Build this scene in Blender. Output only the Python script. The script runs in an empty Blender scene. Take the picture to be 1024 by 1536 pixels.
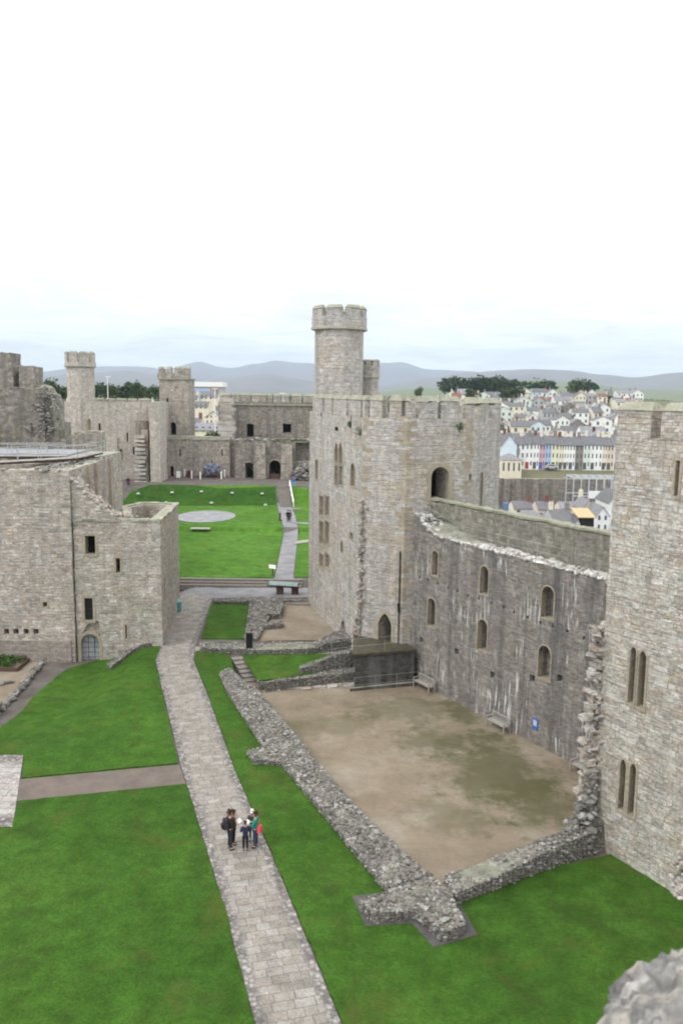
import bpy, bmesh, math, random
from mathutils import Vector, Matrix, noise
from mathutils.geometry import tessellate_polygon
random.seed(7)
sc = bpy.context.scene
COL = sc.collection
R = math.radians

# ------------------------------------------------------------------ camera model
F = 1240.0; CH = 20.0; TH = math.atan(180/1240); RO = R(0.7)
def ray(px, py):
    u = px-512; v = 768-py
    c, s = math.cos(RO), math.sin(RO)
    u, v = u*c-v*s, u*s+v*c
    return u, F*math.cos(TH)+v*math.sin(TH), -F*math.sin(TH)+v*math.cos(TH)
def G(px, py, z=0.0):                     # point of the view ray at height z
    x, y, d = ray(px, py); t = (z-CH)/d
    return Vector((x*t, y*t, z))
def GY(px, py, Y):                        # point of the view ray at depth Y
    x, y, d = ray(px, py); t = Y/y
    return Vector((x*t, Y, CH+d*t))
def G2(px, py, z=0.0):
    p = G(px, py, z); return (p.x, p.y)
def ss(a, b, x):
    t = max(0, min(1, (x-a)/(b-a))); return t*t*(3-2*t)
STEP_Y = 84.0
SB0 = G(340, 798, .6).y; SB1 = G(340, 790, 1.2).y
BK0 = G(300, 759, 1.2).y; BK1 = G(300, 728, 4.0).y
def hf(x, y):
    if y < STEP_Y:
        return -1.15*ss(-14.6, -18.6, x)*ss(44, 53, y)
    return .6 + .6*ss(SB0, SB1, y) + 2.8*ss(BK0, BK1, y)
def GH(px, py, dz=0.0):
    z = 0.0
    for i in range(30):
        p = G(px, py, z); z = .5*z+.5*(hf(p.x, p.y))
    return Vector((p.x, p.y, z+dz))
def P2(pts): return [tuple(GH(a, b)[:2]) for a, b in pts]

# ------------------------------------------------------------------ materials
def mat(name):
    m = bpy.data.materials.new(name); m.use_nodes = True
    nt = m.node_tree; b = nt.nodes['Principled BSDF']
    b.inputs['Roughness'].default_value = .9
    b.inputs['Specular IOR Level'].default_value = .25
    return m, nt, b
def nd(nt, typ, ins=None, **kw):
    n = nt.nodes.new(typ)
    for k, v in kw.items(): setattr(n, k, v)
    if ins:
        for k, v in ins.items():
            s = n.inputs[k]
            if isinstance(v, bpy.types.NodeSocket): nt.links.new(v, s)
            else: s.default_value = v
    return n
def mth(nt, op, a, b=0.0, c=None, clamp=False):
    n = nd(nt, 'ShaderNodeMath', operation=op, use_clamp=clamp)
    for i, v in enumerate((a, b) if c is None else (a, b, c)):
        if isinstance(v, bpy.types.NodeSocket): nt.links.new(v, n.inputs[i])
        else: n.inputs[i].default_value = v
    return n.outputs[0]
def mix(nt, fac, a, b, bt='MIX'):
    n = nd(nt, 'ShaderNodeMix', data_type='RGBA', blend_type=bt)
    for i, v in ((0, fac), (6, a), (7, b)):
        if isinstance(v, bpy.types.NodeSocket): nt.links.new(v, n.inputs[i])
        elif i and len(v) == 3: n.inputs[i].default_value = (*v, 1)
        else: n.inputs[i].default_value = v
    return n.outputs[2]
def ramp(nt, fac, stops, interp='LINEAR'):
    n = nd(nt, 'ShaderNodeValToRGB'); cr = n.color_ramp; cr.interpolation = interp
    while len(cr.elements) < len(stops): cr.elements.new(.5)
    for e, (p, c) in zip(cr.elements, stops):
        e.position = p; e.color = (*c, 1) if not isinstance(c, (int, float)) else (c, c, c, 1)
    nt.links.new(fac, n.inputs[0]); return n.outputs[0]
def noi(nt, vec, scale, detail=4, rough=.6, dist=0.0):
    return nd(nt, 'ShaderNodeTexNoise', {'Vector': vec, 'Scale': scale, 'Detail': detail, 'Roughness': rough, 'Distortion': dist}).outputs[0]
def vmul(nt, v, s):
    return nd(nt, 'ShaderNodeVectorMath', {0: v, 1: s}, operation='MULTIPLY').outputs[0]
def comb(nt, x, y, z=0.0):
    n = nd(nt, 'ShaderNodeCombineXYZ')
    for i, v in enumerate((x, y, z)):
        if isinstance(v, bpy.types.NodeSocket): nt.links.new(v, n.inputs[i])
        else: n.inputs[i].default_value = v
    return n.outputs[0]
def pos(nt): return nd(nt, 'ShaderNodeNewGeometry').outputs['Position']
def bump(nt, b, h, strength=.5, dist=.05):
    n = nd(nt, 'ShaderNodeBump', {'Height': h, 'Strength': strength, 'Distance': dist})
    nt.links.new(n.outputs[0], b.inputs['Normal'])

def masonry(name, pal, bw=.55, bh=.28, mortar=(.2, .19, .17), mort_size=.018, stain=.5, streak=.3, streak_col=(.12, .115, .11),
            white=0.0, moss=0.0, bstr=.6, rough_bricks=.5, seed=0.0, patch=None, patch_amt=.5, mort=.6):
    pal = [(min(.8, r_*1.045), min(.8, g_*1.02), b_*.985) for r_, g_, b_ in pal]
    m, nt, b = mat(name)
    uv = nd(nt, 'ShaderNodeUVMap').outputs[0]
    P = nd(nt, 'ShaderNodeVectorMath', {0: pos(nt), 1: (seed, seed*1.7, seed*.3)}, operation='ADD').outputs[0]
    sx = nd(nt, 'ShaderNodeSeparateXYZ', {0: uv})
    u, v = sx.outputs[0], sx.outputs[1]
    # courses of uneven height and a slow waviness along the wall
    wv = mth(nt, 'SUBTRACT', noi(nt, comb(nt, mth(nt, 'MULTIPLY', u, .1), mth(nt, 'MULTIPLY', v, .32/bh), seed), 1.0, 2), .5)
    v2 = mth(nt, 'ADD', v, mth(nt, 'MULTIPLY', wv, bh*2.0))
    row = mth(nt, 'FLOOR', mth(nt, 'DIVIDE', v2, bh))
    wu = mth(nt, 'SUBTRACT', noi(nt, comb(nt, mth(nt, 'MULTIPLY', u, .9/bw*.5), mth(nt, 'MULTIPLY', row, 5.37), seed), 1.0, 1), .5)
    u2 = mth(nt, 'ADD', u, mth(nt, 'MULTIPLY', wu, bw*2.2))
    wob = mth(nt, 'MULTIPLY', mth(nt, 'SUBTRACT', noi(nt, P, 3.0, 2), .5), .06*rough_bricks*2)
    bv = comb(nt, mth(nt, 'ADD', u2, wob), mth(nt, 'ADD', v2, wob))
    br = nd(nt, 'ShaderNodeTexBrick', {'Vector': bv, 'Color1': (0, 0, 0, 1), 'Color2': (1, 1, 1, 1), 'Mortar': (.5, .5, .5, 1), 'Scale': 1.0,
            'Mortar Size': mort_size, 'Mortar Smooth': .35, 'Brick Width': bw, 'Row Height': bh}, offset=.5, squash=1.0)
    rnd = br.outputs[0]; mf = br.outputs[1]
    # patches of smaller coursed rubble between the squared blocks
    br2 = nd(nt, 'ShaderNodeTexBrick', {'Vector': nd(nt, 'ShaderNodeVectorMath', {0: bv, 1: (3.3, 0, 0)}, operation='ADD').outputs[0], 'Color1': (0, 0, 0, 1), 'Color2': (1, 1, 1, 1), 'Mortar': (.5, .5, .5, 1), 'Scale': 1.0,
            'Mortar Size': mort_size*.8, 'Mortar Smooth': .6, 'Brick Width': bw*.55, 'Row Height': bh*.5}, offset=.37, squash=1.0)
    psel = ramp(nt, noi(nt, comb(nt, mth(nt, 'MULTIPLY', u, .35), mth(nt, 'MULTIPLY', row, bh*1.1), seed+4), 1.0, 3), [(.5, 0), (.53, 1)])
    rnd = mix(nt, psel, rnd, br2.outputs[0]); mf = mix(nt, psel, mf, br2.outputs[1])
    mf = mth(nt, 'MULTIPLY', mf, ramp(nt, noi(nt, P, 1.9, 3), [(.32, .25), (.62, 1)]))
    # per-stone colour shifted by broad patches of weathering
    n1 = noi(nt, P, .35, 5, .6); n2 = noi(nt, P, 1.6, 5, .65); n3 = noi(nt, P, 9, 4, .7)
    sel = mth(nt, 'ADD', mth(nt, 'MULTIPLY', rnd, .8), mth(nt, 'MULTIPLY', mth(nt, 'SUBTRACT', n1, .4), .7), clamp=True)
    k = len(pal)
    col = ramp(nt, sel, [((i+.2)/k, c) for i, c in enumerate(pal)])
    if patch:
        col = mix(nt, mth(nt, 'MULTIPLY', ramp(nt, n1, [(.5, 0), (.62, 1)]), patch_amt), col, patch)
    col = mix(nt, 1.0, col, ramp(nt, n3, [(.25, .62), (.75, 1.32)]), 'MULTIPLY')
    n4 = noi(nt, vmul(nt, P, (.75, .75, 2.4)), 2.6, 5, .65)
    col = mix(nt, .8, col, ramp(nt, n4, [(.32, .66), (.52, 1.0), (.68, 1.22)]), 'MULTIPLY')
    col = mix(nt, ramp(nt, noi(nt, vmul(nt, P, (1, 1, 2.2)), 5.2, 3, .6), [(.66, 0), (.72, .6)]), col, (.10, .095, .09))
    col = mix(nt, ramp(nt, noi(nt, P, 6.3, 3, .6), [(.67, 0), (.74, .5)]), col, (.6, .59, .56))
    col = mix(nt, stain, col, ramp(nt, n2, [(.3, .5), (.62, 1.12)]), 'MULTIPLY')
    st = noi(nt, vmul(nt, P, (1.3, 1.3, .07)), 1.0, 5, .6)
    stm = mth(nt, 'MULTIPLY', ramp(nt, st, [(.46, 0), (.68, 1)]), streak)
    col = mix(nt, stm, col, streak_col)
    col = mix(nt, mth(nt, 'MULTIPLY', mf, mort), col, mortar)
    if white:
        wn = noi(nt, vmul(nt, P, (5.5, 5.5, .45)), 1.0, 5, .65)
        wm = noi(nt, vmul(nt, P, (.35, .35, .45)), 1.0, 2)
        w = mth(nt, 'MULTIPLY', ramp(nt, wn, [(.55, 0), (.64, 1)]), ramp(nt, wm, [(.5, 0), (.58, 1)]))
        sp = mth(nt, 'MULTIPLY', ramp(nt, noi(nt, P, 7, 3), [(.66, 0), (.72, 1)]), .7)
        w = mth(nt, 'MULTIPLY', mth(nt, 'MAXIMUM', w, sp), white)
        col = mix(nt, w, col, (.62, .62, .6))
    if moss:
        gm = mth(nt, 'MULTIPLY', ramp(nt, noi(nt, vmul(nt, P, (1, 1, .5)), .9, 5, .7), [(.52, 0), (.68, 1)]), moss)
        col = mix(nt, gm, col, (.13, .14, .06))
    # flat tops collect pale lichen
    nz = nd(nt, 'ShaderNodeSeparateXYZ', {0: nd(nt, 'ShaderNodeNewGeometry').outputs['Normal']}).outputs[2]
    tp = mth(nt, 'MULTIPLY', ramp(nt, nz, [(.3, 0), (.8, 1)]), ramp(nt, n2, [(.35, .3), (.6, .9)]))
    col = mix(nt, tp, col, (.34, .35, .27))
    nt.links.new(col, b.inputs['Base Color'])
    h = mth(nt, 'ADD', mth(nt, 'MULTIPLY', mf, -1.0), mth(nt, 'MULTIPLY', rnd, .5))
    h = mth(nt, 'ADD', h, mth(nt, 'MULTIPLY', n3, .9))
    h = mth(nt, 'ADD', h, mth(nt, 'MULTIPLY', n4, 1.6))
    bump(nt, b, h, bstr, .08)
    return m

GR = (.30, .285, .26); LG = (.43, .405, .37); DK = (.17, .16, .15); TAN = (.36, .27, .17); ORG = (.30, .17, .09); PK = (.36, .28, .23)
M = {}
M['tower'] = masonry('pale_tower_masonry', [(.38, .365, .35), (.49, .47, .455), (.56, .54, .525), (.46, .445, .43), (.54, .51, .475)], .6, .32, mortar=(.26, .245, .22), stain=.45, streak=.4, streak_col=(.24, .225, .21), moss=.15, patch=(.45, .36, .25), patch_amt=.45, bstr=.8, mort=.85)
M['tower_b'] = masonry('grey_tower_masonry', [(.26, .235, .215), (.33, .3, .275), (.37, .335, .305), (.3, .275, .25), (.35, .30, .26)], .5, .26, mortar=(.2, .185, .17), stain=.4, streak=.25, seed=5, bstr=.7)
M['near'] = masonry('big_block_masonry', [(.31, .29, .265), (.47, .44, .395), (.58, .56, .525), (.55, .53, .495), (.44, .375, .30), (.62, .60, .58)], .52, .27, mortar=(.25, .225, .195), mort_size=.016, stain=.45, streak=.3, streak_col=(.24, .225, .205), white=.12, seed=11, bstr=.9, patch=(.42, .35, .27), patch_amt=.3, mort=.9)
M['gate'] = masonry('brown_grey_masonry', [(.30, .28, .255), (.42, .39, .355), (.48, .45, .41), (.45, .38, .315), (.52, .49, .45), (.60, .58, .55)], .5, .24, mortar=(.22, .2, .18), stain=.6, streak=.35, streak_col=(.16, .15, .14), white=.1, moss=.15, seed=21, bstr=.7)
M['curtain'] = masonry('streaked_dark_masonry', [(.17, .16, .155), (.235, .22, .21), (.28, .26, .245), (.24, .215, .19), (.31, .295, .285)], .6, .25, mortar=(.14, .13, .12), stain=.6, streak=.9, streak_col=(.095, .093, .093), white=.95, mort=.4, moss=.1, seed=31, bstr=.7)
M['parapet'] = masonry('mossy_parapet_masonry', [(.17, .165, .14), (.25, .24, .21), (.31, .295, .26), (.22, .21, .175)], .5, .28, mortar=(.13, .13, .11), stain=.7, streak=.5, white=.2, moss=.4, seed=41)
M['far'] = masonry('far_wall_masonry', [(.27, .25, .225), (.38, .35, .315), (.44, .405, .365), (.4, .345, .295), (.46, .435, .4)], .8, .42, mortar=(.2, .18, .16), mort_size=.03, stain=.7, streak=.45, streak_col=(.15, .14, .13), moss=.25, seed=51)
M['far_pale'] = masonry('far_pale_masonry', [(.42, .395, .37), (.52, .49, .455), (.5, .44, .38), (.58, .555, .53)], .8, .4, mortar=(.28, .25, .22), mort_size=.03, stain=.5, streak=.3, seed=61)
M['far_dark'] = masonry('far_dark_masonry', [(.21, .195, .18), (.29, .265, .24), (.34, .31, .28), (.3, .26, .23)], .8, .42, mortar=(.15, .14, .12), mort_size=.03, stain=.9, streak=.7, moss=.5, seed=71)
M['platform'] = masonry('wet_dark_masonry', [(.05, .05, .05), (.08, .078, .075), (.11, .105, .1), (.07, .068, .065)], .5, .24, mortar=(.05, .05, .05), stain=.6, streak=.6, streak_col=(.18, .18, .18), seed=81)

def rubble_mat(name, pal, seed=0, dark=.5):
    m, nt, b = mat(name)
    g = nd(nt, 'ShaderNodeNewGeometry')
    P = nd(nt, 'ShaderNodeVectorMath', {0: g.outputs['Position'], 1: (seed, seed, seed)}, operation='ADD').outputs[0]
    k = len(pal)
    col = ramp(nt, g.outputs['Random Per Island'], [((i+.1)/k, c) for i, c in enumerate(pal)])
    col = mix(nt, 1.0, col, ramp(nt, noi(nt, P, 8, 4, .7), [(.25, .6), (.75, 1.3)]), 'MULTIPLY')
    col = mix(nt, dark, col, ramp(nt, noi(nt, P, .8, 4), [(.35, .6), (.65, 1.1)]), 'MULTIPLY')
    col = mix(nt, ramp(nt, noi(nt, P, 2.2, 4), [(.58, 0), (.7, .35)]), col, (.15, .145, .1))
    nt.links.new(col, b.inputs['Base Color'])
    bump(nt, b, noi(nt, P, 14, 4, .7), .6, .04)
    return m
M['rubble'] = rubble_mat('loose_rubble_stone', [(.10, .094, .085), (.16, .15, .135), (.21, .198, .178), (.19, .165, .138), (.27, .257, .235), (.145, .136, .125), (.35, .34, .32)], 3)
M['rubble_white'] = rubble_mat('lichen_white_rubble', [(.22, .21, .19), (.5, .49, .46), (.38, .35, .3), (.62, .62, .6), (.3, .27, .23), (.7, .7, .68)], 5, .35)
M['rubble_near'] = rubble_mat('grey_lichen_rubble', [(.28, .27, .25), (.38, .37, .34), (.44, .43, .41), (.33, .3, .27), (.24, .23, .23)], 6, .6)
M['block'] = rubble_mat('weathered_block_stone', [(.3, .27, .23), (.42, .39, .35), (.48, .44, .4), (.38, .31, .24), (.5, .47, .44)], 8)
M['coping'] = rubble_mat('lichened_coping_stone', [(.34, .34, .26), (.4, .39, .31), (.3, .3, .22), (.42, .4, .34)], 9, .5)
M['dress'] = rubble_mat('tan_dressed_stone', [(.36, .30, .23), (.42, .36, .28), (.34, .29, .22)], 12, .4)
M['dress_dark'] = rubble_mat('grimy_dressed_stone', [(.22, .195, .16), (.28, .25, .2), (.2, .18, .155)], 13, .5)
M['core'] = masonry('rubble_core', [(.14, .13, .115), (.2, .185, .16), (.24, .222, .195), (.26, .245, .22), (.17, .158, .14)], .3, .16, mortar=(.1, .095, .085), mort_size=.03, stain=.6, streak=.1, rough_bricks=1.5, seed=91, bstr=1.0)

def plain(name, c, rough=.6, metal=0.0, var=.12, scale=6.0, spec=.3):
    m, nt, b = mat(name)
    n = noi(nt, pos(nt), scale, 4, .6)
    lo = tuple(x*(1-var) for x in c); hi = tuple(min(1, x*(1+var)) for x in c)
    nt.links.new(ramp(nt, n, [(.3, lo), (.7, hi)]), b.inputs['Base Color'])
    b.inputs['Roughness'].default_value = rough; b.inputs['Metallic'].default_value = metal
    b.inputs['Specular IOR Level'].default_value = spec
    return m

def grass_mat(name, a, bcol, c, stripe=(1, .3)):
    m, nt, b = mat(name)
    P = pos(nt)
    n1 = noi(nt, P, .12, 4, .6); n2 = noi(nt, P, 1.1, 5, .7); n3 = noi(nt, P, 11, 3, .8); n4 = noi(nt, P, 2.7, 4, .8)
    col = ramp(nt, n1, [(.3, a), (.5, bcol), (.72, c)])
    col = mix(nt, .8, col, ramp(nt, n2, [(.3, .62), (.7, 1.32)]), 'MULTIPLY')
    col = mix(nt, .9, col, ramp(nt, n3, [(.3, .62), (.7, 1.38)]), 'MULTIPLY')
    dotv = nd(nt, 'ShaderNodeVectorMath', {0: P, 1: (stripe[0], stripe[1], 0)}, operation='DOT_PRODUCT').outputs['Value']
    sw = mth(nt, 'SINE', mth(nt, 'ADD', mth(nt, 'MULTIPLY', dotv, 2.6), mth(nt, 'MULTIPLY', n2, 1.5)))
    col = mix(nt, 1.0, col, ramp(nt, mth(nt, 'ADD', mth(nt, 'MULTIPLY', sw, .5), .5), [(0, .94), (1, 1.05)]), 'MULTIPLY')
    col = mix(nt, ramp(nt, n4, [(.6, 0), (.76, .55)]), col, (.12, .135, .03))
    col = mix(nt, ramp(nt, noi(nt, P, .33, 5, .7, .5), [(.55, 0), (.68, .55)]), col, (.085, .088, .022))
    col = mix(nt, ramp(nt, noi(nt, P, .5, 4, .6, .8), [(.56, 0), (.7, .4)]), col, (.03, .045, .012))
    col = mix(nt, ramp(nt, noi(nt, P, 5.5, 2, .5), [(.72, 0), (.78, .35)]), col, (.12, .19, .06))
    nt.links.new(col, b.inputs['Base Color'])
    b.inputs['Roughness'].default_value = 1; b.inputs['Specular IOR Level'].default_value = .1
    bump(nt, b, noi(nt, P, 16, 4, .8), .8, .05)
    return m
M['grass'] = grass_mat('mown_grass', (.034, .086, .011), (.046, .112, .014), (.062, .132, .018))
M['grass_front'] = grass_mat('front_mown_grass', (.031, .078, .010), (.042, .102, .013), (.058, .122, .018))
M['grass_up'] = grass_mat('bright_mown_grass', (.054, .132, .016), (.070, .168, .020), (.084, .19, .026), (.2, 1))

def ground_mat(name, pal, scale=.25, speck=.5, bs=.4, patch=None):
    m, nt, b = mat(name)
    P = pos(nt)
    col = ramp(nt, noi(nt, P, scale, 6, .6, .3), [(.3+.4*i/(len(pal)-1), c) for i, c in enumerate(pal)])
    col = mix(nt, speck, col, ramp(nt, noi(nt, P, 14, 4, .8), [(.25, .6), (.75, 1.4)]), 'MULTIPLY')
    col = mix(nt, .6, col, ramp(nt, noi(nt, P, 1.3, 5, .7), [(.3, .78), (.7, 1.18)]), 'MULTIPLY')
    if patch:
        cen, rad, pc = patch
        for (cx, cy, rx, ry, am) in cen:
            d = nd(nt, 'ShaderNodeVectorMath', {0: P, 1: (-cx, -cy, 0)}, operation='ADD').outputs[0]
            dl = nd(nt, 'ShaderNodeVectorMath', {0: vmul(nt, d, (1/rx, 1/ry, 0))}, operation='LENGTH').outputs['Value']
            dd = mth(nt, 'ADD', dl, mth(nt, 'MULTIPLY', mth(nt, 'SUBTRACT', noi(nt, P, .6, 8, .72), .5), 3.2))
            col = mix(nt, mth(nt, 'MULTIPLY', ramp(nt, dd, [(.45, 1), (1.15, 0)]), am), col, pc)
    nt.links.new(col, b.inputs['Base Color'])
    bump(nt, b, noi(nt, P, 22, 3, .8), bs, .02)
    return m
M['gravel'] = ground_mat('sandy_gravel', [(.175, .142, .10), (.235, .193, .14), (.30, .262, .21)], .22, .7,
    patch=([(8.8, 43.5, 4.2, 5.5, .75), (10.6, 39.5, 3.0, 3.5, .7), (4.5, 52.5, 4.0, 3.0, .55), (-.5, 49.5, 3.6, 2.0, .4), (6.0, 47.5, 4, 2.4, .6), (5.5, 38.5, 3, 2.4, .4), (8.2, 52.5, 1.2, 3, .7)], 0, (.08, .08, .034)))
M['earth'] = ground_mat('dark_tarmac', [(.085, .075, .068), (.12, .105, .095), (.15, .135, .125)], .5, .6)
M['asphalt'] = ground_mat('asphalt', [(.06, .06, .065), (.085, .085, .09), (.1, .1, .1)], .1, .3)
M['redpath'] = ground_mat('reddish_path', [(.11, .088, .076), (.145, .12, .104), (.175, .138, .115)], .5, .5)
M['greypath'] = ground_mat('grey_slate_path', [(.16, .16, .17), (.22, .218, .228), (.27, .265, .275)], .6, .4)

def paving_mat(name, pal, bw=.75, bh=.5, ang=0.0, joint=(.17, .16, .145)):
    m, nt, b = mat(name)
    P = pos(nt)
    rot = nd(nt, 'ShaderNodeVectorRotate', {'Vector': P, 'Angle': ang}, rotation_type='Z_AXIS').outputs[0]
    s = nd(nt, 'ShaderNodeSeparateXYZ', {0: rot}); u, v = s.outputs[0], s.outputs[1]
    row = mth(nt, 'FLOOR', mth(nt, 'DIVIDE', v, bh))
    u2 = mth(nt, 'ADD', u, mth(nt, 'MULTIPLY', noi(nt, comb(nt, mth(nt, 'MULTIPLY', u, .5), mth(nt, 'MULTIPLY', row, 3.71)), 1.0, 1), bw*2))
    br = nd(nt, 'ShaderNodeTexBrick', {'Vector': comb(nt, u2, v), 'Color1': (0, 0, 0, 1), 'Color2': (1, 1, 1, 1), 'Mortar': (.5, .5, .5, 1), 'Scale': 1.0, 'Mortar Size': .02, 'Mortar Smooth': .3, 'Brick Width': bw, 'Row Height': bh})
    k = len(pal)
    col = ramp(nt, br.outputs[0], [((i+.1)/k, c) for i, c in enumerate(pal)])
    # small irregular cobbles towards worn spots and edges: a voronoi blend
    vo = nd(nt, 'ShaderNodeTexVoronoi', {'Vector': P, 'Scale': 5.0})
    cob = mix(nt, 1.0, ramp(nt, vo.outputs['Distance'], [(.2, 1.1), (.6, .45)]), ramp(nt, nd(nt, 'ShaderNodeSeparateColor', {0: vo.outputs['Color']}).outputs[0], [(0, (.22, .2, .19)), (1, (.4, .37, .35))]), 'MULTIPLY')
    e = nd(nt, 'ShaderNodeUVMap').outputs[0]
    ex = nd(nt, 'ShaderNodeSeparateXYZ', {0: e}).outputs[0]
    ed = mth(nt, 'ABSOLUTE', mth(nt, 'SUBTRACT', ex, .5))
    en = mth(nt, 'ADD', ed, mth(nt, 'MULTIPLY', mth(nt, 'SUBTRACT', noi(nt, P, .9, 3), .5), .18))
    col = mix(nt, br.outputs[1], col, joint)
    col = mix(nt, ramp(nt, en, [(.33, 0), (.41, .9)]), col, cob)
    col = mix(nt, .8, col, ramp(nt, noi(nt, P, 1.5, 6, .75), [(.3, .55), (.65, 1.2)]), 'MULTIPLY')
    col = mix(nt, .8, col, ramp(nt, noi(nt, P, 12, 3, .7), [(.3, .7), (.7, 1.25)]), 'MULTIPLY')
    col = mix(nt, ramp(nt, noi(nt, P, 2.4, 3, .5), [(.60, 0), (.70, .6)]), col, (.13, .12, .12))
    nt.links.new(col, b.inputs['Base Color']); b.inputs['Roughness'].default_value = .75
    bump(nt, b, mth(nt, 'SUBTRACT', noi(nt, P, 10, 3), br.outputs[1]), .5, .02)
    return m
M['paving'] = paving_mat('sandstone_flags', [(.225, .205, .178), (.262, .24, .21), (.288, .264, .235), (.265, .235, .2), (.31, .29, .262)], .62, .42, R(-15), (.17, .16, .15))
M['slate'] = ground_mat('slate_disc', [(.2, .2, .22), (.26, .26, .28), (.3, .3, .32)], .7, .3)
M['glass'] = plain('dark_leaded_glass', (.02, .022, .026), .25, 0, .3, 4, .5)
M['pale_glass'] = plain('sky_toned_glass', (.33, .34, .36), .3, 0, .25, 3, .5)  # sky light seen through the door pane, painted in as a pale colour
M['iron'] = plain('black_iron', (.02, .02, .02), .5)
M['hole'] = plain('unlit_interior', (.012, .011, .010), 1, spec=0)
M['wood'] = plain('weathered_bench_timber', (.34, .32, .29), .8)
M['brownwood'] = plain('brown_timber', (.09, .055, .04), .8)
M['white'] = plain('white_paint', (.78, .78, .76), .5, var=.05)
M['steel'] = plain('galvanised_rail', (.42, .45, .45), .4, .3)
M['teal'] = plain('teal_plastic', (.06, .26, .25), .5)
M['black'] = plain('black_panel', (.012, .012, .013), .4)
M['blue'] = plain('blue_sign_paint', (.05, .12, .4), .5)
M['plant'] = plain('leafy_green', (.045, .10, .02), .9, var=.5, scale=3)
M['leaf'] = plain('dark_tree_foliage', (.05, .088, .04), .95, var=.5, scale=.3)
M['leaf2'] = plain('mixed_tree_foliage', (.075, .11, .04), .95, var=.5, scale=.3)
M['bark'] = plain('bark', (.09, .07, .05), .95)
M['slate_roof'] = plain('slate_roof', (.135, .135, .145), .7, var=.25, scale=1.5)
M['slate_roof2'] = plain('pale_slate_roof', (.21, .21, .225), .7, var=.25, scale=1.5)
M['red_roof'] = plain('red_tile_roof', (.2, .085, .065), .8, var=.25, scale=1.5)

# ------------------------------------------------------------------ mesh helpers
class MB:
    def __init__(s): s.v = []; s.f = []
    def add(s, vs, fs):
        o = len(s.v); s.v += [tuple(p) for p in vs]; s.f += [tuple(i+o for i in f) for f in fs]; return s
    def box(s, c, size, rz=0.0, jit=0.0, tilt=None):
        x, y, z = size[0]/2, size[1]/2, size[2]/2
        mtx = Matrix.Rotation(rz, 3, 'Z')
        if tilt: mtx = mtx @ Matrix.Rotation(tilt[0], 3, 'X') @ Matrix.Rotation(tilt[1], 3, 'Y')
        vs = []
        for sz in (-1, 1):
            for sx, sy in ((-1, -1), (1, -1), (1, 1), (-1, 1)):
                p = mtx @ Vector((sx*x, sy*y, sz*z))
                if jit: p += Vector((random.uniform(-jit, jit), random.uniform(-jit, jit), random.uniform(-jit, jit)))
                vs.append(Vector(c)+p)
        return s.add(vs, [(3, 2, 1, 0), (4, 5, 6, 7), (0, 1, 5, 4), (1, 2, 6, 5), (2, 3, 7, 6), (3, 0, 4, 7)])
    def prism(s, poly, z0, z1, top=None):
        n = len(poly); tops = top or poly
        zz0 = z0 if callable(z0) else (lambda x, y: z0)
        zz1 = z1 if callable(z1) else (lambda x, y: z1)
        vs = [(x, y, zz0(x, y)) for x, y in poly]+[(x, y, zz1(x, y)) for x, y in tops]
        fs = [(i, (i+1) % n, n+(i+1) % n, n+i) for i in range(n)]
        fs += [tuple(reversed(range(n))), tuple(range(n, 2*n))]
        return s.add(vs, fs)
    def tube(s, a, b, r0, r1=None, n=6):
        a = Vector(a); b = Vector(b); r1 = r0 if r1 is None else r1
        d = (b-a).normalized(); q = d.to_track_quat('Z', 'Y')
        vs = [a+q @ Vector((math.cos(2*math.pi*i/n)*r0, math.sin(2*math.pi*i/n)*r0, 0)) for i in range(n)]
        vs += [b+q @ Vector((math.cos(2*math.pi*i/n)*r1, math.sin(2*math.pi*i/n)*r1, 0)) for i in range(n)]
        fs = [(i, (i+1) % n, n+(i+1) % n, n+i) for i in range(n)]+[tuple(reversed(range(n))), tuple(range(n, 2*n))]
        return s.add(vs, fs)
    def stone(s, c, r, flat=.6, jit=.28):
        q = Matrix.Rotation(random.uniform(0, 6.28), 3, 'Z') @ Matrix.Rotation(random.uniform(-.35, .35), 3, 'X')
        sx, sy, sz = r*random.uniform(.7, 1.35), r*random.uniform(.6, 1.0), r*flat*random.uniform(.6, 1.2)
        vs = []
        for p in ICO_V:
            k = 1+random.uniform(-jit, jit)
            vs.append(Vector(c)+q @ Vector((p[0]*sx*k, p[1]*sy*k, p[2]*sz*k)))
        return s.add(vs, ICO_F)
    def build(s, name, m, parent=None, smooth=False, loc=None):
        me = bpy.data.meshes.new(name); me.from_pydata(s.v, [], s.f); me.update()
        return finish(me, name, m, parent, smooth, loc)
_t = (1+5**.5)/2
ICO_V = [Vector(p).normalized() for p in ((-1, _t, 0), (1, _t, 0), (-1, -_t, 0), (1, -_t, 0), (0, -1, _t), (0, 1, _t), (0, -1, -_t), (0, 1, -_t), (_t, 0, -1), (_t, 0, 1), (-_t, 0, -1), (-_t, 0, 1))]
ICO_F = [(0, 11, 5), (0, 5, 1), (0, 1, 7), (0, 7, 10), (0, 10, 11), (1, 5, 9), (5, 11, 4), (11, 10, 2), (10, 7, 6), (7, 1, 8), (3, 9, 4), (3, 4, 2), (3, 2, 6), (3, 6, 8), (3, 8, 9), (4, 9, 5), (2, 4, 11), (6, 2, 10), (8, 6, 7), (9, 8, 1)]

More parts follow.
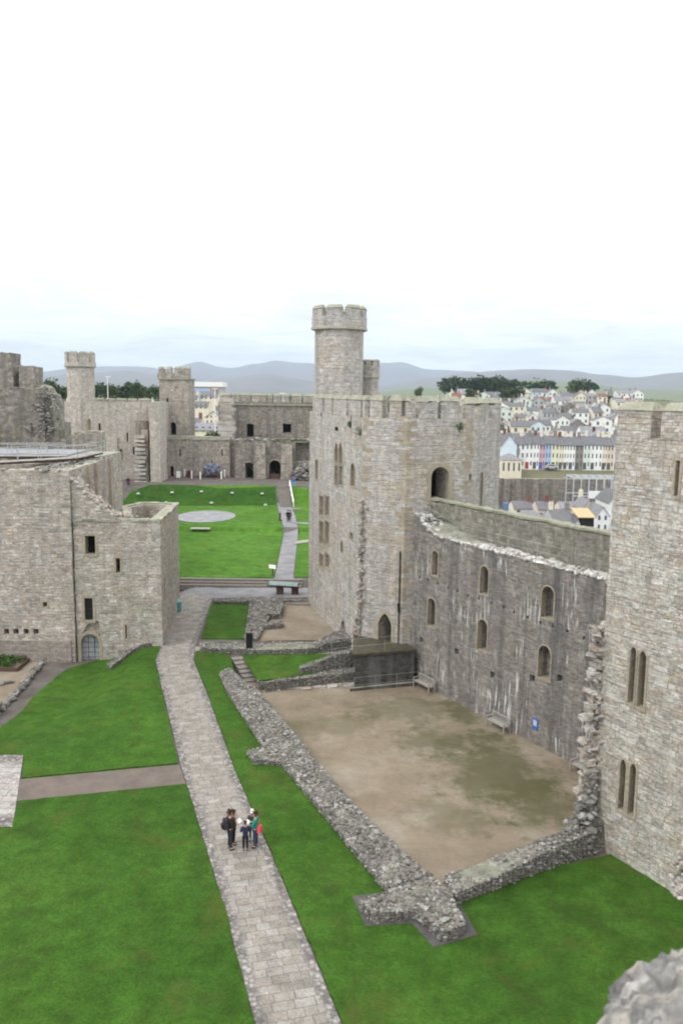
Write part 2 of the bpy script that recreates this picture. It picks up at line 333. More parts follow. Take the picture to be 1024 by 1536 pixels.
def auto_uv(me):
    uvl = me.uv_layers.new(name='UVMap')
    vs = me.vertices; data = uvl.data
    for p in me.polygons:
        n = p.normal
        if abs(n.z) < .75:
            t = Vector((-n.y, n.x, 0)); t = t.normalized() if t.length > 1e-6 else Vector((1, 0, 0))
            # snap the direction so that rough faces of one wall share it
            for li in p.loop_indices:
                co = vs[me.loops[li].vertex_index].co
                data[li].uv = (co.dot(t), co.z)
        else:
            for li in p.loop_indices:
                co = vs[me.loops[li].vertex_index].co
                data[li].uv = (co.x, co.y)
def world_loc(o):
    v = Vector((0, 0, 0))
    while o is not None: v += o.location; o = o.parent
    return v
def finish(me, name, m, parent=None, smooth=False, loc=None):
    if not me.uv_layers: auto_uv(me)
    if smooth:
        for p in me.polygons: p.use_smooth = True
    if m: me.materials.append(m)
    o = bpy.data.objects.new(name, me); COL.objects.link(o)
    if parent is not None:
        me.transform(Matrix.Translation(-world_loc(parent))); o.parent = parent
    elif loc is not None:
        me.transform(Matrix.Translation(-Vector(loc))); o.location = loc
    return o
def empty(name, label, cat, loc=(0, 0, 0), group=None):
    o = bpy.data.objects.new(name, None); COL.objects.link(o); o.location = loc; o.empty_display_size = .3
    o['label'] = label; o['category'] = cat
    if group: o['group'] = group
    return o
def tag(o, label, cat, group=None):
    o['label'] = label; o['category'] = cat
    if group: o['group'] = group
    return o
def struct(o): o['kind'] = 'structure'; return o
def boolcut(me, cutters, name='t'):
    if not cutters.v: return me
    o = bpy.data.objects.new('t', me); COL.objects.link(o)
    bm = bmesh.new(); cm = bpy.data.meshes.new('c'); cm.from_pydata(cutters.v, [], cutters.f); cm.update()
    bm.from_mesh(cm); bmesh.ops.recalc_face_normals(bm, faces=bm.faces); bm.to_mesh(cm); bm.free()
    c = bpy.data.objects.new('c', cm); COL.objects.link(c)
    md = o.modifiers.new('b', 'BOOLEAN'); md.operation = 'DIFFERENCE'; md.solver = 'EXACT'; md.object = c
    md.use_self = True
    dg = bpy.context.evaluated_depsgraph_get()
    out = bpy.data.meshes.new_from_object(o.evaluated_get(dg))
    bpy.data.objects.remove(o); bpy.data.objects.remove(c)
    return out
def solid(name, mb, cutters, m, parent):
    me = bpy.data.meshes.new(name); me.from_pydata(mb.v, [], mb.f); me.update()
    bm = bmesh.new(); bm.from_mesh(me); bmesh.ops.recalc_face_normals(bm, faces=bm.faces); bm.to_mesh(me); bm.free()
    me = boolcut(me, cutters); me.name = name
    return finish(me, name, m, parent)
def rough_mesh(o, step=.5, amp=.04, fs=2.0):
    """cut a wall into small faces and shake them, so its edges are not ruled lines"""
    me = o.data; bm = bmesh.new(); bm.from_mesh(me)
    lo = [min(v.co[i] for v in bm.verts) for i in range(3)]; hi = [max(v.co[i] for v in bm.verts) for i in range(3)]
    for ax in range(3):
        k = lo[ax]+step
        while k < hi[ax]-step*.3:
            no = Vector((0, 0, 0)); no[ax] = 1; co = Vector((0, 0, 0)); co[ax] = k
            bmesh.ops.bisect_plane(bm, geom=bm.verts[:]+bm.edges[:]+bm.faces[:], plane_co=co, plane_no=no)
            k += step
    for v in bm.verts:
        v.co += noise.noise_vector(v.co*fs+Vector((3, 9, 1)))*amp
    bm.to_mesh(me); bm.free(); me.update()

# wall frame: a vertical plane from A to B, outward normal to the right of A->B
class WF:
    def __init__(s, A, B):
        s.A = Vector((A[0], A[1])); s.B = Vector((B[0], B[1])); d = s.B-s.A; s.L = d.length; s.t = d/s.L; s.n = Vector((s.t.y, -s.t.x))
    def hit(s, px, py):
        x, y, d = ray(px, py); dd = s.A.dot(s.n)/(x*s.n.x+y*s.n.y)
        p = Vector((x, y))*dd; return (p-s.A).dot(s.t), CH+d*dd
    def at(s, u, z, out=0.0):
        p = s.A+s.t*u+s.n*out; return Vector((p.x, p.y, z))
    def ext(s, mb, pts, o0, o1):            # extrude outline (u,z) from offset o0 to o1 (outwards positive)
        n = len(pts); vs = [s.at(u, z, o0) for u, z in pts]+[s.at(u, z, o1) for u, z in pts]
        fs = [(i, (i+1) % n, n+(i+1) % n, n+i) for i in range(n)]+[tuple(reversed(range(n))), tuple(range(n, 2*n))]
        mb.add(vs, fs)
    def ring(s, mb, outer, inner, o0, o1):
        n = len(outer)
        vs = [s.at(u, z, o1) for u, z in outer]+[s.at(u, z, o1) for u, z in inner]+[s.at(u, z, o0) for u, z in outer]+[s.at(u, z, o0) for u, z in inner]
        fs = []
        for i in range(n):
            j = (i+1) % n
            fs += [(i, j, n+j, n+i), (2*n+i, 3*n+i, 3*n+j, 2*n+j), (i, 2*n+i, 2*n+j, j), (n+i, n+j, 3*n+j, 3*n+i)]
        mb.add(vs, fs)
def outline(cu, z0, w, h, arch='flat', grow=0.0):
    a, b = cu-w/2-grow, cu+w/2+grow; hw = w/2+grow
    if arch == 'flat': return [(a, z0-grow), (b, z0-grow), (b, z0+h+grow), (cu, z0+h+grow), (a, z0+h+grow)]
    k = 8; pts = [(a, z0-grow), (b, z0-grow)]
    rise = hw if arch == 'round' else hw*1.5
    zs = z0+h+grow-rise
    for i in range(k+1):
        an = math.pi*i/k
        if arch == 'round': pts.append((cu+hw*math.cos(an), zs+rise*math.sin(an)))
        else:
            x = math.cos(an); s_ = (1-abs(x)**1.6)**.8 if abs(x) < 1 else 0
            pts.append((cu+hw*x, zs+rise*s_))
    return pts
def window(root, wf, cut, px0, px1, py0, py1, arch='flat', depth=1.2, frame=None, pane=False, bars=0, name='window', fm='dress', back=True, inset=.35, pm='glass'):
    xm, ym = (px0+px1)/2, (py0+py1)/2
    u0 = wf.hit(px0, ym)[0]; u1 = wf.hit(px1, ym)[0]; z1 = wf.hit(xm, py0)[1]; z0 = wf.hit(xm, py1)[1]
    w = abs(u1-u0); cu = (u0+u1)/2; h = z1-z0
    pts = outline(cu, z0, w, h, arch)
    wf.ext(cut, pts, -depth, .35)
    o = None
    if frame:
        mb = MB(); wf.ring(mb, outline(cu, z0, w, h, arch, frame), outline(cu, z0, w, h, arch, -.01), -min(depth, .4)+.05, .04)
        o = mb.build(name, M[fm], root)
    if pane:
        mb = MB(); wf.ext(mb, outline(cu, z0, w, h, arch, -.012), -inset-.04, -inset); mb.build('pane', M[pm], o or root)
        if bars:
            mb = MB(); nb = max(1, int(round(w/.35))) if bars == 1 else bars
            for i in range(1, nb+1):
                u = cu-w/2+w*i/(nb+1)
                mb.tube(wf.at(u, z0, -inset+.03), wf.at(u, z0+h-.05*w, -inset+.03), .018, n=4)
            k = int(h/.4)
            for i in range(1, k):
                mb.tube(wf.at(cu-w/2, z0+i*h/k, -inset+.03), wf.at(cu+w/2, z0+i*h/k, -inset+.03), .014, n=4)
            mb.build('grille', M['iron'], o or root)
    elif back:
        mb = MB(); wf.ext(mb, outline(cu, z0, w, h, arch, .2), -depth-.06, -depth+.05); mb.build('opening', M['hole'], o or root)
    return o, (cu, z0, w, h)
def inset_poly(poly, d):
    n = len(poly); out = []
    for i in range(n):
        a, b, c = Vector(poly[i-1]), Vector(poly[i]), Vector(poly[(i+1) % n])
        n1 = (b-a).normalized(); n2 = (c-b).normalized()
        m1 = Vector((-n1.y, n1.x)); m2 = Vector((-n2.y, n2.x)); bs = (m1+m2); bs /= max(.3, bs.length_squared/2)
        out.append(tuple(b+bs*d))
    return out
def ngon(cx, cy, r, n=8, ph=0.0): return [(cx+r*math.cos(ph+2*math.pi*i/n), cy+r*math.sin(ph+2*math.pi*i/n)) for i in range(n)]
def merlon(root, wf, u0, u1, z0, h, th=.6, cap=.3, proud=.003, m='tower', capm='coping', broken=0.0):
    mb = MB(); pts = [(u0, z0), (u1, z0)]
    k = max(2, int((u1-u0)/.35))
    for i in range(k+1):
        pts.append((u1-(u1-u0)*i/k, z0+h+random.uniform(-1, .3)*broken))
    wf.ext(mb, pts, -th, proud)
    o = mb.build('merlon', M[m], root)
    if cap:
        mb = MB(); zc = z0+h; e = .06
        vs = [wf.at(u0-e, zc, e), wf.at(u1+e, zc, e), wf.at(u1+e, zc, -th-e), wf.at(u0-e, zc, -th-e),
              wf.at(u0+.12, zc+cap, -th*.35), wf.at(u1-.12, zc+cap, -th*.35), wf.at(u1-.12, zc+cap, -th*.65), wf.at(u0+.12, zc+cap, -th*.65)]
        vs = [v+noise.noise_vector(v*1.3)*.05 for v in vs]
        mb.add(vs, [(3, 2, 1, 0), (4, 5, 6, 7), (0, 1, 5, 4), (1, 2, 6, 5), (2, 3, 7, 6), (3, 0, 4, 7)])
        mb.build('coping', M[capm], o)
    return o
def pip(x, y, poly):
    c = False; n = len(poly); j = n-1
    for i in range(n):
        xi, yi = poly[i]; xj, yj = poly[j]
        if (yi > y) != (yj > y) and x < (xj-xi)*(y-yi)/(yj-yi)+xi: c = not c
        j = i
    return c
def rubble(mb, poly, zf, r=.22, dens=1.0, zj=.06, flat=.6):
    xs = [p[0] for p in poly]; ys = [p[1] for p in poly]; st = r*1.15/dens
    x = min(xs)
    while x < max(xs):
        y = min(ys)
        while y < max(ys):
            a = x+random.uniform(-.5, .5)*st; b = y+random.uniform(-.5, .5)*st
            if pip(a, b, poly):
                k = random.choice((.45, .6, .75, .9, 1.0, 1.35))
                mb.stone((a, b, zf(a, b)+random.uniform(-zj, zj)), r*k*random.uniform(.8, 1.2), flat)
            y += st
        x += st
def rubble_edges(mb, poly, z0f, zf, r=.2, closed=True):
    n = len(poly)
    for i in range(n if closed else n-1):
        a = Vector(poly[i]); b = Vector(poly[(i+1) % n]); L = (b-a).length; k = max(1, int(L/(r*1.3)))
        for q in range(k):
            p = a.lerp(b, (q+random.random())/k); zt = zf(p.x, p.y); zb = z0f(p.x, p.y); zz = zt
            while zz > zb:
                mb.stone((p.x+random.uniform(-.5, .5)*r*.4, p.y+random.uniform(-.5, .5)*r*.4, zz), r*random.uniform(.55, 1.15), .6)
                zz -= r*random.uniform(.9, 1.4)
def sheet(name, poly, m, dz=0.0, step=None, f=hf, uvw=None):
    tri = tessellate_polygon([[Vector((x, y, 0)) for x, y in poly]])
    bm = bmesh.new(); vs = [bm.verts.new((x, y, 0)) for x, y in poly]
    for t in tri:
        try: bm.faces.new([vs[i] for i in t])
        except ValueError: pass
    if step:
        for ax in (0, 1):
            lo = min(p[ax] for p in poly); hi = max(p[ax] for p in poly); k = math.floor(lo/step)*step
            while k < hi:
                no = Vector((0, 0, 0)); no[ax] = 1; co = Vector((0, 0, 0)); co[ax] = k
                bmesh.ops.bisect_plane(bm, geom=bm.verts[:]+bm.edges[:]+bm.faces[:], plane_co=co, plane_no=no); k += step
    for v in bm.verts: v.co.z = f(v.co.x, v.co.y)+dz
    bmesh.ops.recalc_face_normals(bm, faces=bm.faces)
    me = bpy.data.meshes.new(name); bm.to_mesh(me); bm.free()
    if me.polygons and me.polygons[0].normal.z < 0: me.flip_normals()
    o = finish(me, name, m)
    return struct(o)
def turf(name, poly, m, h=.05, step=1.0):
    """a lawn with a cut edge standing a little above the paths"""
    # wobble the border slightly
    pts = []
    n = len(poly)
    for i in range(n):
        a = Vector(poly[i]); b = Vector(poly[(i+1) % n]); k = max(1, min(110, int((b-a).length/.35)))
        for q in range(k):
            p = a.lerp(b, q/k); w = noise.noise_vector(Vector((p.x, p.y, 0))*.9)*.06+noise.noise_vector(Vector((p.x, p.y, 4))*3.3)*.07
            pts.append((p.x+w.x, p.y+w.y))
    o = sheet(name, pts, m, h, step)
    me = o.data; mb = MB()
    # skirt
    for i in range(len(pts)):
        a = pts[i]; b = pts[(i+1) % len(pts)]
        mb.add([(a[0], a[1], hf(*a)-.05), (b[0], b[1], hf(*b)-.05), (b[0], b[1], hf(*b)+h), (a[0], a[1], hf(*a)+h)], [(0, 1, 2, 3)])
    sk = bpy.data.meshes.new('s'); sk.from_pydata(mb.v, [], mb.f); sk.update()
    bm = bmesh.new(); bm.from_mesh(me); bm.from_mesh(sk); bm.to_mesh(me); bm.free()
    return o

# ================================================================== SETTING
HZ = -.8                                   # floor of the sunken hall
CURB = Vector((8.54, 52.81)); CURD = Vector((13.99-8.54, 43.39-52.81)).normalized(); CURN = Vector((-CURD.y, CURD.x))  # outward (right)
if CURN.x < 0: CURN = -CURN
def curp(s, off=0.0): p = CURB+CURD*s+CURN*off; return (p.x, p.y)
# base slab under the castle
def base_f(x, y): return hf(x, y)
CASTLE = [(-75, -12), (30, -12), (26, 24), (22, 40), curp(9, 1.5), curp(-7.6, 1.5), (10, 66), (11, 80), (8, 120), (6, 166), (-75, 166)]
def base_low(x, y):
    return hf(x, y)-.03
# the ground under the hall is lower: keep the slab out of it
HALL = [G2(352, 1032, HZ), G2(425, 1123, HZ), G2(508, 1225, HZ), G2(640, 1368, HZ), G2(720, 1350, HZ), (11.8, 34.9), (13.6, 38.5), curp(8, .3), curp(-7.0, .3), (4.2, 60.6), (1.3, 60.9), G2(522, 990, HZ), G2(455, 1015, HZ), G2(385, 1023, HZ), G2(364, 985, 0), G2(346, 985, 0)]
bpoly = [(-75, -12), (30, -12), (26, 24), (14.0, 38.6)]+[HALL[i] for i in (5, 4, 3, 2, 1, 0, 15, 14, 13, 12, 11, 10, 9)]+[(10, 66), (11, 80), (8, 120), (6, 166), (-75, 166)]
sheet('courtyard_ground', bpoly, M['earth'], -.05, 1.0)
hp = [(x, y) for x, y in HALL]
cx = sum(p[0] for p in hp)/len(hp); cy = sum(p[1] for p in hp)/len(hp)
hp = [(cx+(x-cx)*1.03, cy+(y-cy)*1.02) for x, y in hp]
sheet('gravel_floor', hp, M['gravel'], HZ, 1.0, f=lambda x, y: noise.noise(Vector((x*.4, y*.4, 0)))*.05)
sheet('gravel_yard', P2([(398, 906), (495, 906), (540, 960), (380, 962)]), M['gravel'], .02, 1)
# river side terrain, rising to the town hill on the right
def tz(x, y):
    r = x/max(y, 1.0)
    z = -11.0
    if y > 225: z += 8*ss(225, 262, y)
    if y > 262:
        k = ss(.02, .16, r)*(1-.35*ss(.33, .6, r))
        z += (y-262)*.050*k*(1 if y < 660 else 0) + (19.9*k*(1-ss(660, 1100, y)) if y >= 660 else 0)
    z += 2.0*ss(1200, 5000, y)*noise.noise(Vector((x*.001, y*.001, 2)))*4
    return z
def grid_sheet(name, xs, ys, f, m):
    mb = MB(); vs = [(x(y) if callable(x) else x, y, 0) for y in ys for x in xs]
    vs = [(a, b, f(a, b)) for a, b, c in vs]; n = len(xs)
    fs = [(j*n+i, j*n+i+1, (j+1)*n+i+1, (j+1)*n+i) for j in range(len(ys)-1) for i in range(n-1)]
    mb.add(vs, fs); return mb.build(name, m, smooth=True)
ys = [-30, 0, 30, 60, 100, 140, 170, 200, 220]+[225+4*i for i in range(11)]+[280+20*i for i in range(45)]+[1200, 1400, 1700, 2100, 2700, 3500, 4500, 6000, 8000, 11000, 15000, 19000]
xs = [(lambda y, r=r: r*max(y, 160)) for r in [-1.3+.05*i for i in range(53)]]
M['land'] = ground_mat('town_and_field_ground', [(.07, .09, .035), (.1, .12, .05), (.16, .15, .1), (.09, .1, .06)], .004, .2)
M['field'] = M['land']
struct(grid_sheet('terrain', xs, ys, tz, M['land']))
sheet('quay_road', [(40, 120), (190, 120), (190, 232), (40, 232)], M['asphalt'], .05, None, f=lambda x, y: -11)

# hills on the horizon
def hill(name, prof, Y, depth, m, rough=1.0):
    """a ridge whose crest follows a list of (pixel column, pixel row) seen from the castle, with real slopes in front and behind"""
    cols = 160; rows = 16; mb = MB(); vs = []
    x0, x1 = prof[0][0], prof[-1][0]
    for j in range(rows+1):
        t = j/rows*2-1
        for i in range(cols+1):
            px = x0+(x1-x0)*i/cols
            for a, b in zip(prof, prof[1:]):
                if a[0] <= px <= b[0]: k = (px-a[0])/(b[0]-a[0]); k = k*k*(3-2*k); py = a[1]+(b[1]-a[1])*k; break
            c = GY(px, py, Y); x = c.x/Y*(Y+t*depth)
            zc = c.z+noise.fractal(Vector((c.x*.0012, 0, Y*.001)), 1, 2, 5)*24*rough
            s = (1-abs(t)**1.2)
            z = -12+(zc+12)*s + noise.fractal(Vector((x*.0011, (Y+t*depth)*.0011, 7)), 1, 2, 5)*70*rough*s*(1-s)*2
            vs.append((x, Y+t*depth, z))
    n = cols+1
    mb.add(vs, [(j*n+i, j*n+i+1, (j+1)*n+i+1, (j+1)*n+i) for j in range(rows) for i in range(cols)])
    return struct(mb.build(name, m, smooth=True))
def hill_mat(name, a, b_, c):
    m, nt, b = mat(name); P = pos(nt)
    col = ramp(nt, noi(nt, P, .0011, 6, .6), [(.35, a), (.5, b_), (.65, c)])
    col = mix(nt, .5, col, ramp(nt, noi(nt, P, .006, 5, .6), [(.3, .7), (.7, 1.2)]), 'MULTIPLY')
    nt.links.new(col, b.inputs['Base Color']); b.inputs['Roughness'].default_value = 1; return m
M['moor'] = hill_mat('moorland', (.10, .09, .09), (.14, .125, .125), (.10, .115, .085))
M['peak'] = hill_mat('mountain_heath', (.08, .08, .095), (.13, .125, .145), (.1, .105, .115))
hill('mountain_range', [(-250, 570), (-120, 548), (0, 560), (60, 556), (110, 552), (150, 551), (200, 549), (250, 552), (300, 543), (330, 550), (345, 552), (380, 546), (415, 540), (445, 544), (500, 546), (560, 545), (600, 543), (640, 552), (700, 557), (760, 566), (900, 575), (1250, 585)], 13000, 3500, M['peak'])
hill('mountain_foothill', [(-250, 580), (0, 572), (60, 566), (120, 560), (190, 556), (250, 563), (300, 572), (340, 566), (400, 560), (440, 568), (470, 572), (520, 576), (560, 580), (600, 574), (650, 566), (700, 560), (760, 556), (800, 554), (850, 555), (900, 562), (950, 567), (1024, 560), (1250, 552)], 8500, 2600, M['moor'], .6)
hill('field_slope', [(560, 588), (640, 582), (720, 575), (800, 570), (880, 576), (940, 583), (1024, 584), (1250, 580)], 4600, 1800, hill_mat('green_fields', (.09, .13, .05), (.12, .15, .06), (.14, .13, .08)), .35)

# paths
def strip(name, L, Rr, m, dz, f=hf):
    me = bpy.data.meshes.new(name); vs = []; n = len(L); cols = 6
    for a, b in zip(L, Rr):
        for k in range(cols+1):
            t = k/cols; x = a[0]+(b[0]-a[0])*t; y = a[1]+(b[1]-a[1])*t
            vs.append((x, y, f(x, y)+dz))
    w = cols+1
    fs = [(j*w+i, j*w+i+1, (j+1)*w+i+1, (j+1)*w+i) for j in range(n-1) for i in range(cols)]
    me.from_pydata(vs, [], fs); me.update(); uv = me.uv_layers.new(name='UVMap')
    for p in me.polygons:
        for li in p.loop_indices:
            i = me.loops[li].vertex_index; uv.data[li].uv = ((i % w)/cols, vs[i][1])
    if me.polygons[0].normal.z < 0: me.flip_normals()
    return struct(finish(me, name, m))
def dens(pts, k=10):
    out = []
    for a, b in zip(pts, pts[1:]):
        for i in range(k): out.append((a[0]+(b[0]-a[0])*i/k, a[1]+(b[1]-a[1])*i/k))
    return out+[pts[-1]]
pl = P2([(425, 1650), (383, 1536), (330, 1340), (272, 1150), (250, 1060), (232, 990), (240, 965), (262, 888)])
pr = P2([(570, 1650), (512, 1536), (425, 1325), (350, 1150), (312, 1045), (290, 990), (294, 965), (319, 896)])
strip('paved_path', dens(pl), dens(pr), M['paving'], .0)
M['paving_b'] = paving_mat('pale_flags', [(.33, .31, .29), (.38, .36, .34), (.35, .32, .3)], .9, .6, R(4))
cl = P2([(240, 882), (330, 882), (400, 881), (490, 880)]); crr = P2([(240, 897), (330, 899), (400, 896), (490, 896)])
strip('cross_path', dens(cl), dens(crr), M['greypath'], .006)
strip('flagstone_path', dens(P2([(293, 970), (420, 971), (540, 974)])), dens(P2([(293, 979), (420, 981), (560, 985)])), M['paving_b'], .02)
strip('side_path', dens(P2([(-60, 1172), (33, 1169), (150, 1158), (268, 1147)])), dens(P2([(-60, 1208), (26, 1202), (150, 1189), (279, 1176)])), M['redpath'], .004)
strip('paved_area', dens(P2([(-120, 1133), (35, 1133)]), 20), dens(P2([(-120, 1241), (19, 1241)]), 20), M['paving_b'], .02)
strip('upper_path', dens(P2([(408, 872), (412, 866), (426, 797), (420, 775), (416, 757)])), dens(P2([(442, 872), (440, 866), (447, 797), (443, 775), (437, 757)])), M['greypath'], .012)
sheet('ward_tarmac', [(-60, BK1+.3), (6, BK1+.3), (6, 164), (-60, 164)], M['earth'], .004, 2)
strip('lawn_branch_path', P2([(436, 783), (470, 785)]), P2([(437, 785), (470, 788)]), M['greypath'], .075)
strip('lawn_branch_path', P2([(443, 812), (470, 809)]), P2([(441, 817), (470, 813)]), M['paving_b'], .075)
# lawns
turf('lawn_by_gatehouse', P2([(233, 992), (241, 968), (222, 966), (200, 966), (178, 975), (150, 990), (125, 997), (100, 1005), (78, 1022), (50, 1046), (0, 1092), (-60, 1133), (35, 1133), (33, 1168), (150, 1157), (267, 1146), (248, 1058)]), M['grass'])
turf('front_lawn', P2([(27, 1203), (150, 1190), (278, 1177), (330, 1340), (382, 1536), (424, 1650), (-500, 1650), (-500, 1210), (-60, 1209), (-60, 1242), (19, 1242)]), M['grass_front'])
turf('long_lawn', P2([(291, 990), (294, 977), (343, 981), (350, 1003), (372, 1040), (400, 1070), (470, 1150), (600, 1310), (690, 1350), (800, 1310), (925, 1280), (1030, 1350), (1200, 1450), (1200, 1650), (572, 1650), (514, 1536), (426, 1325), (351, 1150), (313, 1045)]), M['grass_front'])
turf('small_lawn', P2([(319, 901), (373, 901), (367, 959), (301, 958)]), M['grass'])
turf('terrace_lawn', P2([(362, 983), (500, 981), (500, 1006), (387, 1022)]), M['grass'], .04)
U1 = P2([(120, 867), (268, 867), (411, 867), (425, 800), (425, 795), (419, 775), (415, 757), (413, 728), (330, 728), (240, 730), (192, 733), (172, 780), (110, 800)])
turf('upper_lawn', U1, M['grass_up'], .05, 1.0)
M['grass_bank_shade'] = grass_mat('shade_toned_bank_grass', (.026, .07, .012), (.034, .09, .014), (.045, .105, .02), (.2, 1))  # darker green paints in the shade of the slope tilted from the sky
sheet('bank_shade_grass', P2([(150, 759), (300, 759), (414.5, 758), (412.5, 731), (330, 731), (240, 733), (196, 736), (180, 756)]), M['grass_bank_shade'], .09, 1.0)
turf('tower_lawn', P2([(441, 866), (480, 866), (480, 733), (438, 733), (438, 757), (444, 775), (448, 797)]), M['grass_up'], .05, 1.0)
cc = GH(309, 775)
sheet('slate_disc', [(cc.x+4.4*math.cos(a/24*6.283), cc.y+6.0*math.sin(a/24*6.283)) for a in range(24)], M['slate'], .08)

# ================================================================== OCTAGONAL TOWER
TW = [(-3.05, 76.8), (1.6, 60.2), (4.5, 58.3), (9.2, 60.0), (12.5, 65.5), (12.5, 73), (8, 80), (-2.6, 82)]
root = empty('octagonal_tower', 'tall pale eight sided castle tower with a round stair turret, behind the sunken gravel hall', 'castle tower', (5, 70, 0))
wA, wB, wC, wD = [WF(TW[i], TW[i+1]) for i in range(4)]
ZT = 18.2
cut = MB()
W = lambda wf, *a, **k: window(root, wf, cut, *a, **k)
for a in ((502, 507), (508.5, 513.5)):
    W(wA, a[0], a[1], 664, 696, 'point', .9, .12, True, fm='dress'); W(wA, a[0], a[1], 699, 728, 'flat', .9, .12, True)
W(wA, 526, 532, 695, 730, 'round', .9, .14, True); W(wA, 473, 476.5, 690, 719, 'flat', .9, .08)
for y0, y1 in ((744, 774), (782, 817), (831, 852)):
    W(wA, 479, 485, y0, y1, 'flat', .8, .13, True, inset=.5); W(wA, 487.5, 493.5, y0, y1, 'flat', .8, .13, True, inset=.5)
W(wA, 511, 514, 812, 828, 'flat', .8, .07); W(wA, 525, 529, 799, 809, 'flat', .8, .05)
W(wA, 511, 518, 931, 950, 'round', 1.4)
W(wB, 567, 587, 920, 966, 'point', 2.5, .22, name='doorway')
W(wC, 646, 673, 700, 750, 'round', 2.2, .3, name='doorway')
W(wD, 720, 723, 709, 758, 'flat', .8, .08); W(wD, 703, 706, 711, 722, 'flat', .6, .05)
# arrow slits in the parapet and small putlog holes
for px, y0, y1, wf in ((482, 603, 624, wA), (501, 604, 622, wA), (526, 604, 632, wA)): W(wf, px-1, px+1, y0, y1, 'flat', .5)
# hollow top behind the parapet
cut.prism(inset_poly(TW, .8), ZT-1.5, ZT+1)
rough_mesh(solid('wall', MB().prism(TW, -1.0, ZT), cut, M['tower'], root), .6, .04)
# merlons round the top
def merlons(wf, spans, ztop, h, **k):
    for a, b in spans:
        ua, ub = wf.hit(a, 600)[0], wf.hit(b, 600)[0]
        merlon(root, wf, max(0.02, min(ua, ub)), min(wf.L-.02, max(ua, ub)), ztop, h, **k)
merlons(wA, [(469, 484), (486, 497), (500, 519), (523, 541), (544, 552.5)], ZT, 1.25, cap=.35)
merlons(wB, [(555, 573), (584, 602)], ZT, 1.25, cap=.4)
merlons(wC, [(605, 616), (629, 657), (662, 690)], ZT, 1.25, cap=.35, broken=.15)
merlons(wD, [(697, 712), (719, 733), (738, 752)], ZT, 1.1, cap=.3, broken=.3)
for i in range(4, 8):
    wf = WF(TW[i], TW[(i+1) % 8]); u = .6
    while u < wf.L-2: merlon(root, wf, u, u+1.9, ZT, 1.2); u += 3.1
# quoins in tan stone down the corners
for (cxx, cyy), da in ((TW[1], 0), (TW[2], 0), (TW[3], 0)):
    pass
# stair turret
def turret(parent, cx, cy, r, z0, zs, zt, m, n=8, ph=.2, mh=.9, cap=.28, gaps=True, rr=1.13):
    p = MB().prism(ngon(cx, cy, r, n, ph), z0, zs).build('turret', m, parent)
    MB().prism(ngon(cx, cy, r*1.02, n, ph), zs, zs+.12, ngon(cx, cy, r*rr*1.03, n, ph)).prism(ngon(cx, cy, r*rr*1.03, n, ph), zs+.12, zs+.3).build('string_course', M['coping'], p)
    c = MB(); c.prism(ngon(cx, cy, r*rr-.4, n, ph), zs+.8, zt+1)
    solid('parapet', MB().prism(ngon(cx, cy, r*rr, n, ph), zs+.3, zt-mh), c, m, p)
    pg = ngon(cx, cy, r*rr, n, ph)
    for i in range(n):
        wf = WF(pg[i], pg[(i+1) % n])
        if gaps: merlon(p, wf, wf.L*.5+.0-wf.L*.36, wf.L*.5+wf.L*.36, zt-mh, mh-cap, .38, cap, m=next(k for k in M if M[k] is m), broken=.05)
    return p
tc = GY(508, 500, 77.6)
TU = turret(root, tc.x+.05, 77.6, 2.28, ZT-1.5, 25.5, 27.75, M['tower'], 8, .2, 1.0, .3)
t2 = GY(555.5, 560, 80.0)
turret(root, t2.x, 80.0, .78, ZT-1, 21.3, 23.1, M['tower'], 8, .1, .6, .15)
# broken stub of the lost wall: a ladder of projecting blocks on the corner
def toothing(parent, pts, m=M['block'], w=(.5, 1.0), h=.34, name='broken_stub', depth=.9, dirv=None, big=0.0):
    """pts: list of (x, y, z) going down the corner; rough courses stick out alternately"""
    mb = MB(); 
    for a, b in zip(pts, pts[1:]):
        a = Vector(a); b = Vector(b); k = max(1, int(abs(a.z-b.z)/h))
        for q in range(k):
            c = a.lerp(b, (q+.5)/k); cnt = 2+int(big*2)
            out = .55+.45*math.sin(q*2.1+c.z)+random.uniform(-.25, .25)
            for s in range(cnt):
                ww = random.uniform(*w)*(.6+.6*out)
                mb.box((c.x+random.uniform(-.25, .25)*(1+big), c.y+random.uniform(-.2, .2), c.z+random.uniform(-.05, .05)), (ww, random.uniform(.5, depth), h*random.uniform(.5, .95)), random.uniform(-.3, .3), .07)
            mb.stone((c.x+random.uniform(-.3, .3), c.y-.05, c.z), .15, .8)
    o = mb.build(name, m, parent); return o
toothing(root, [(1.6, 60.25, 12.3), (1.5, 60.25, 6), (1.3, 60.3, 2.2), (1.0, 60.45, -.6)], w=(.15, .32), h=.26, depth=.3)
def quoins(parent, i, z0, z1, PG=None, mm='dress'):
    PG = PG or TW
    a, b, c = Vector(PG[i-1]), Vector(PG[i]), Vector(PG[i+1]); w1 = WF(a, b); w2_ = WF(b, c); z = z0; k = 0; mb = MB()
    while z < z1:
        h = random.uniform(.28, .4); l1, l2 = (random.uniform(.5, .85), random.uniform(.25, .4)) if k % 2 else (random.uniform(.25, .4), random.uniform(.5, .9))
        if random.random() < .85:
            p1_, p2_, p3_ = w1.at(w1.L-l1, 0, .012), None, w2_.at(l2, 0, .012)
            cn = b+(w1.n+w2_.n).normalized()*.013
            q1 = w1.at(w1.L-l1, 0, -.2); q3 = w2_.at(l2, 0, -.2)
            mb.prism([(p1_.x, p1_.y), (cn.x, cn.y), (p3_.x, p3_.y), (q3.x, q3.y), (b.x-(w1.n+w2_.n).x*.12, b.y-(w1.n+w2_.n).y*.12), (q1.x, q1.y)], z+.012, z+h-.012)
        z += h; k += 1
    mb.build('quoins', M[mm], parent)
